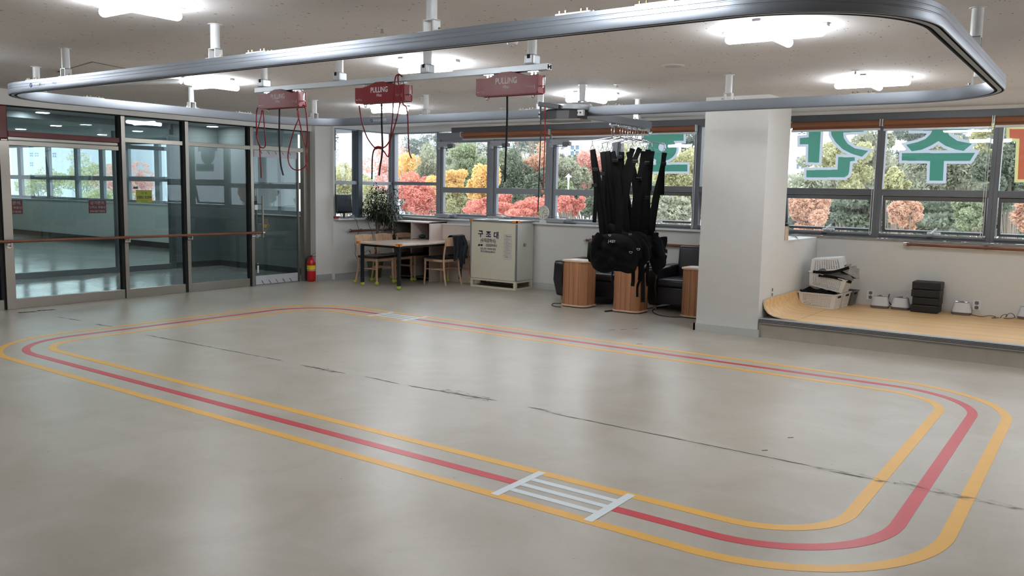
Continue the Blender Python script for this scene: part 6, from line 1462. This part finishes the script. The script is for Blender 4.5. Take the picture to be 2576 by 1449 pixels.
BW = mat('white render', C(236, 236, 238), .8); BG_ = mat('pale grey render', C(206, 208, 214), .8); BB = mat('warm grey render', C(196, 190, 190), .8)
building(770, 900, 220, 38, BW, 'white apartment block in the left corner window', [(843, 331, 852, 345), (843, 348, 852, 361), (843, 375, 853, 389), (843, 393, 853, 407), (800, 331, 830, 360)])
building(913, 985, 300, 46, BG_, 'pale grey block behind the corner glass', [(915, 350, 925, 400), (949, 351, 957, 364), (965, 351, 972, 364), (949, 395, 957, 410)])
building(1000, 1092, 335, 54, BG_, 'grey block with squarish windows in the wide fixed window', [(1037, 360, 1052, 378), (1060, 362, 1072, 380), (1037, 392, 1052, 408), (1060, 394, 1072, 408)])
building(1222, 1262, 380, 60, BB, 'small house with a dark roof behind the first mullion', [(1228, 390, 1236, 398)], roof=mat('slate roof', C(96, 104, 120), .7))
building(1295, 1360, 414, 50, BW, 'low white shed roof behind the pine trunks', [], roof=mat('pale roof', C(232, 232, 236), .6))
building(1412, 1468, 330, 40, BB, 'warm grey building with a large white-framed window above the path lamp', [(1436, 366, 1458, 391)])
building(1468, 1560, 330, 45, BW, 'white building behind the leftmost harness straps', [(1500, 368, 1510, 390)])
building(1960, 2110, 250, 36, BW, 'white apartment block with balcony behind the first green letter right of the column', [(2008, 326, 2028, 338), (2004, 395, 2024, 425), (2084, 395, 2100, 430)])
building(2185, 2235, 300, 40, BW, 'white block behind the post between the letters', [(2192, 332, 2206, 350)])
building(2276, 2322, 300, 44, BB, 'grey building behind the T-shaped letter', [(2296, 345, 2308, 356)])
building(30, 180, 330, 60, BG_, 'grey apartment block behind the far hall windows at the left', [(76, 384, 84, 394), (88, 384, 98, 394), (133, 384, 142, 396), (76, 408, 84, 418)])
building(186, 250, 330, 67, BW, 'white apartment block behind the middle of the far hall windows', [(190, 380, 204, 404), (210, 380, 222, 404), (226, 380, 236, 404)])
building(252, 420, 340, 74, BG_, 'pale grey block behind the far hall windows at the right', [(337, 408, 346, 420), (262, 378, 274, 400)])
# path lamp
p = at(1430, 452, 1, 17.5); lp = empty('street_lamp', (p.x, 17.5, GZ), 'white mushroom-topped path lamp outside the third casement window', 'street lamp')
MB().cyl((p.x, 17.5, GZ), (p.x, 17.5, p.z+.02), .018, 10).build('pole', M_SILL, lp, smooth=True); MB().lathe([(.03, .0), (.03, .05), (.085, .06), (.045, .10), (.018, .115), (.018, .14)], (p.x, 17.5, p.z), 20).build('lamp_shade', M_SILL, lp, smooth=True)
# bare pine trunks
for px, px2, py0, py1, yd, lb in ((1297, 1306, 360, 445, 26, 'slim pine trunk left of centre in the second casement window'), (1328, 1334, 350, 475, 24, 'tall bare pine trunk in the second casement window'), (1341, 1333, 355, 470, 25, 'leaning pine trunk crossing the tall one')):
    a, b = at(px, py0-30, 1, yd), at(px2, py1, 1, yd); m = MB().tube(smoothpath([Vector((b.x+.05, yd, GZ)), b, a.lerp(b, .5)+X*.06, a], 5), [.06]*6+[.05]*5+[.04]*5, 7)
    tag(m.build('tree', M_TRUNK, smooth=True), lb, 'tree', 'bare pine trunks')
# wide, hazy background planting
for i, (px, py, yd, w, h, kind, lb) in enumerate((
    (890, 500, 27, 150, 90, 'sage', 'grey-green hedge tree low outside the left corner window'), (1020, 470, 30, 200, 150, 'sage', 'broad grey-green tree far behind the wide fixed window'),
    (1160, 440, 30, 200, 160, 'sage', 'broad grey-green tree far behind the first casement window'), (1300, 440, 31, 200, 150, 'sage', 'broad grey-green tree far behind the second casement window'),
    (1330, 500, 25, 200, 80, 'dark', 'dark hedge behind the red shrubs of the second casement window'), (1180, 505, 24, 190, 80, 'dark', 'dark hedge behind the golden ginkgo'),
    (1470, 470, 28, 200, 130, 'dark', 'dark bank of bushes behind the path lamp'), (1600, 440, 30, 200, 170, 'sage', 'broad pale tree far behind the hanging harnesses'), (1700, 480, 26, 190, 160, 'olive', 'broad yellow-green tree behind the round green letter'),
    (2060, 480, 28, 240, 150, 'sage', 'broad grey-green tree far behind the first letter right of the column'), (2200, 470, 27, 240, 190, 'sage', 'broad grey tree behind the window post between the letters'),
    (2330, 470, 30, 260, 230, 'dark', 'broad dark tree behind the T-shaped letter'), (2480, 470, 28, 260, 230, 'sage', 'broad grey-green tree behind the second window post right of the column'), (2100, 560, 21, 260, 90, 'dark', 'blue-green hedge low behind the first lower sash right of the column'), (2400, 560, 21, 300, 90, 'dark', 'blue-green hedge low behind the second lower sash'))):
    tree(px, py, yd, w, h, kind, lb, 4200, .12, clumps=44)
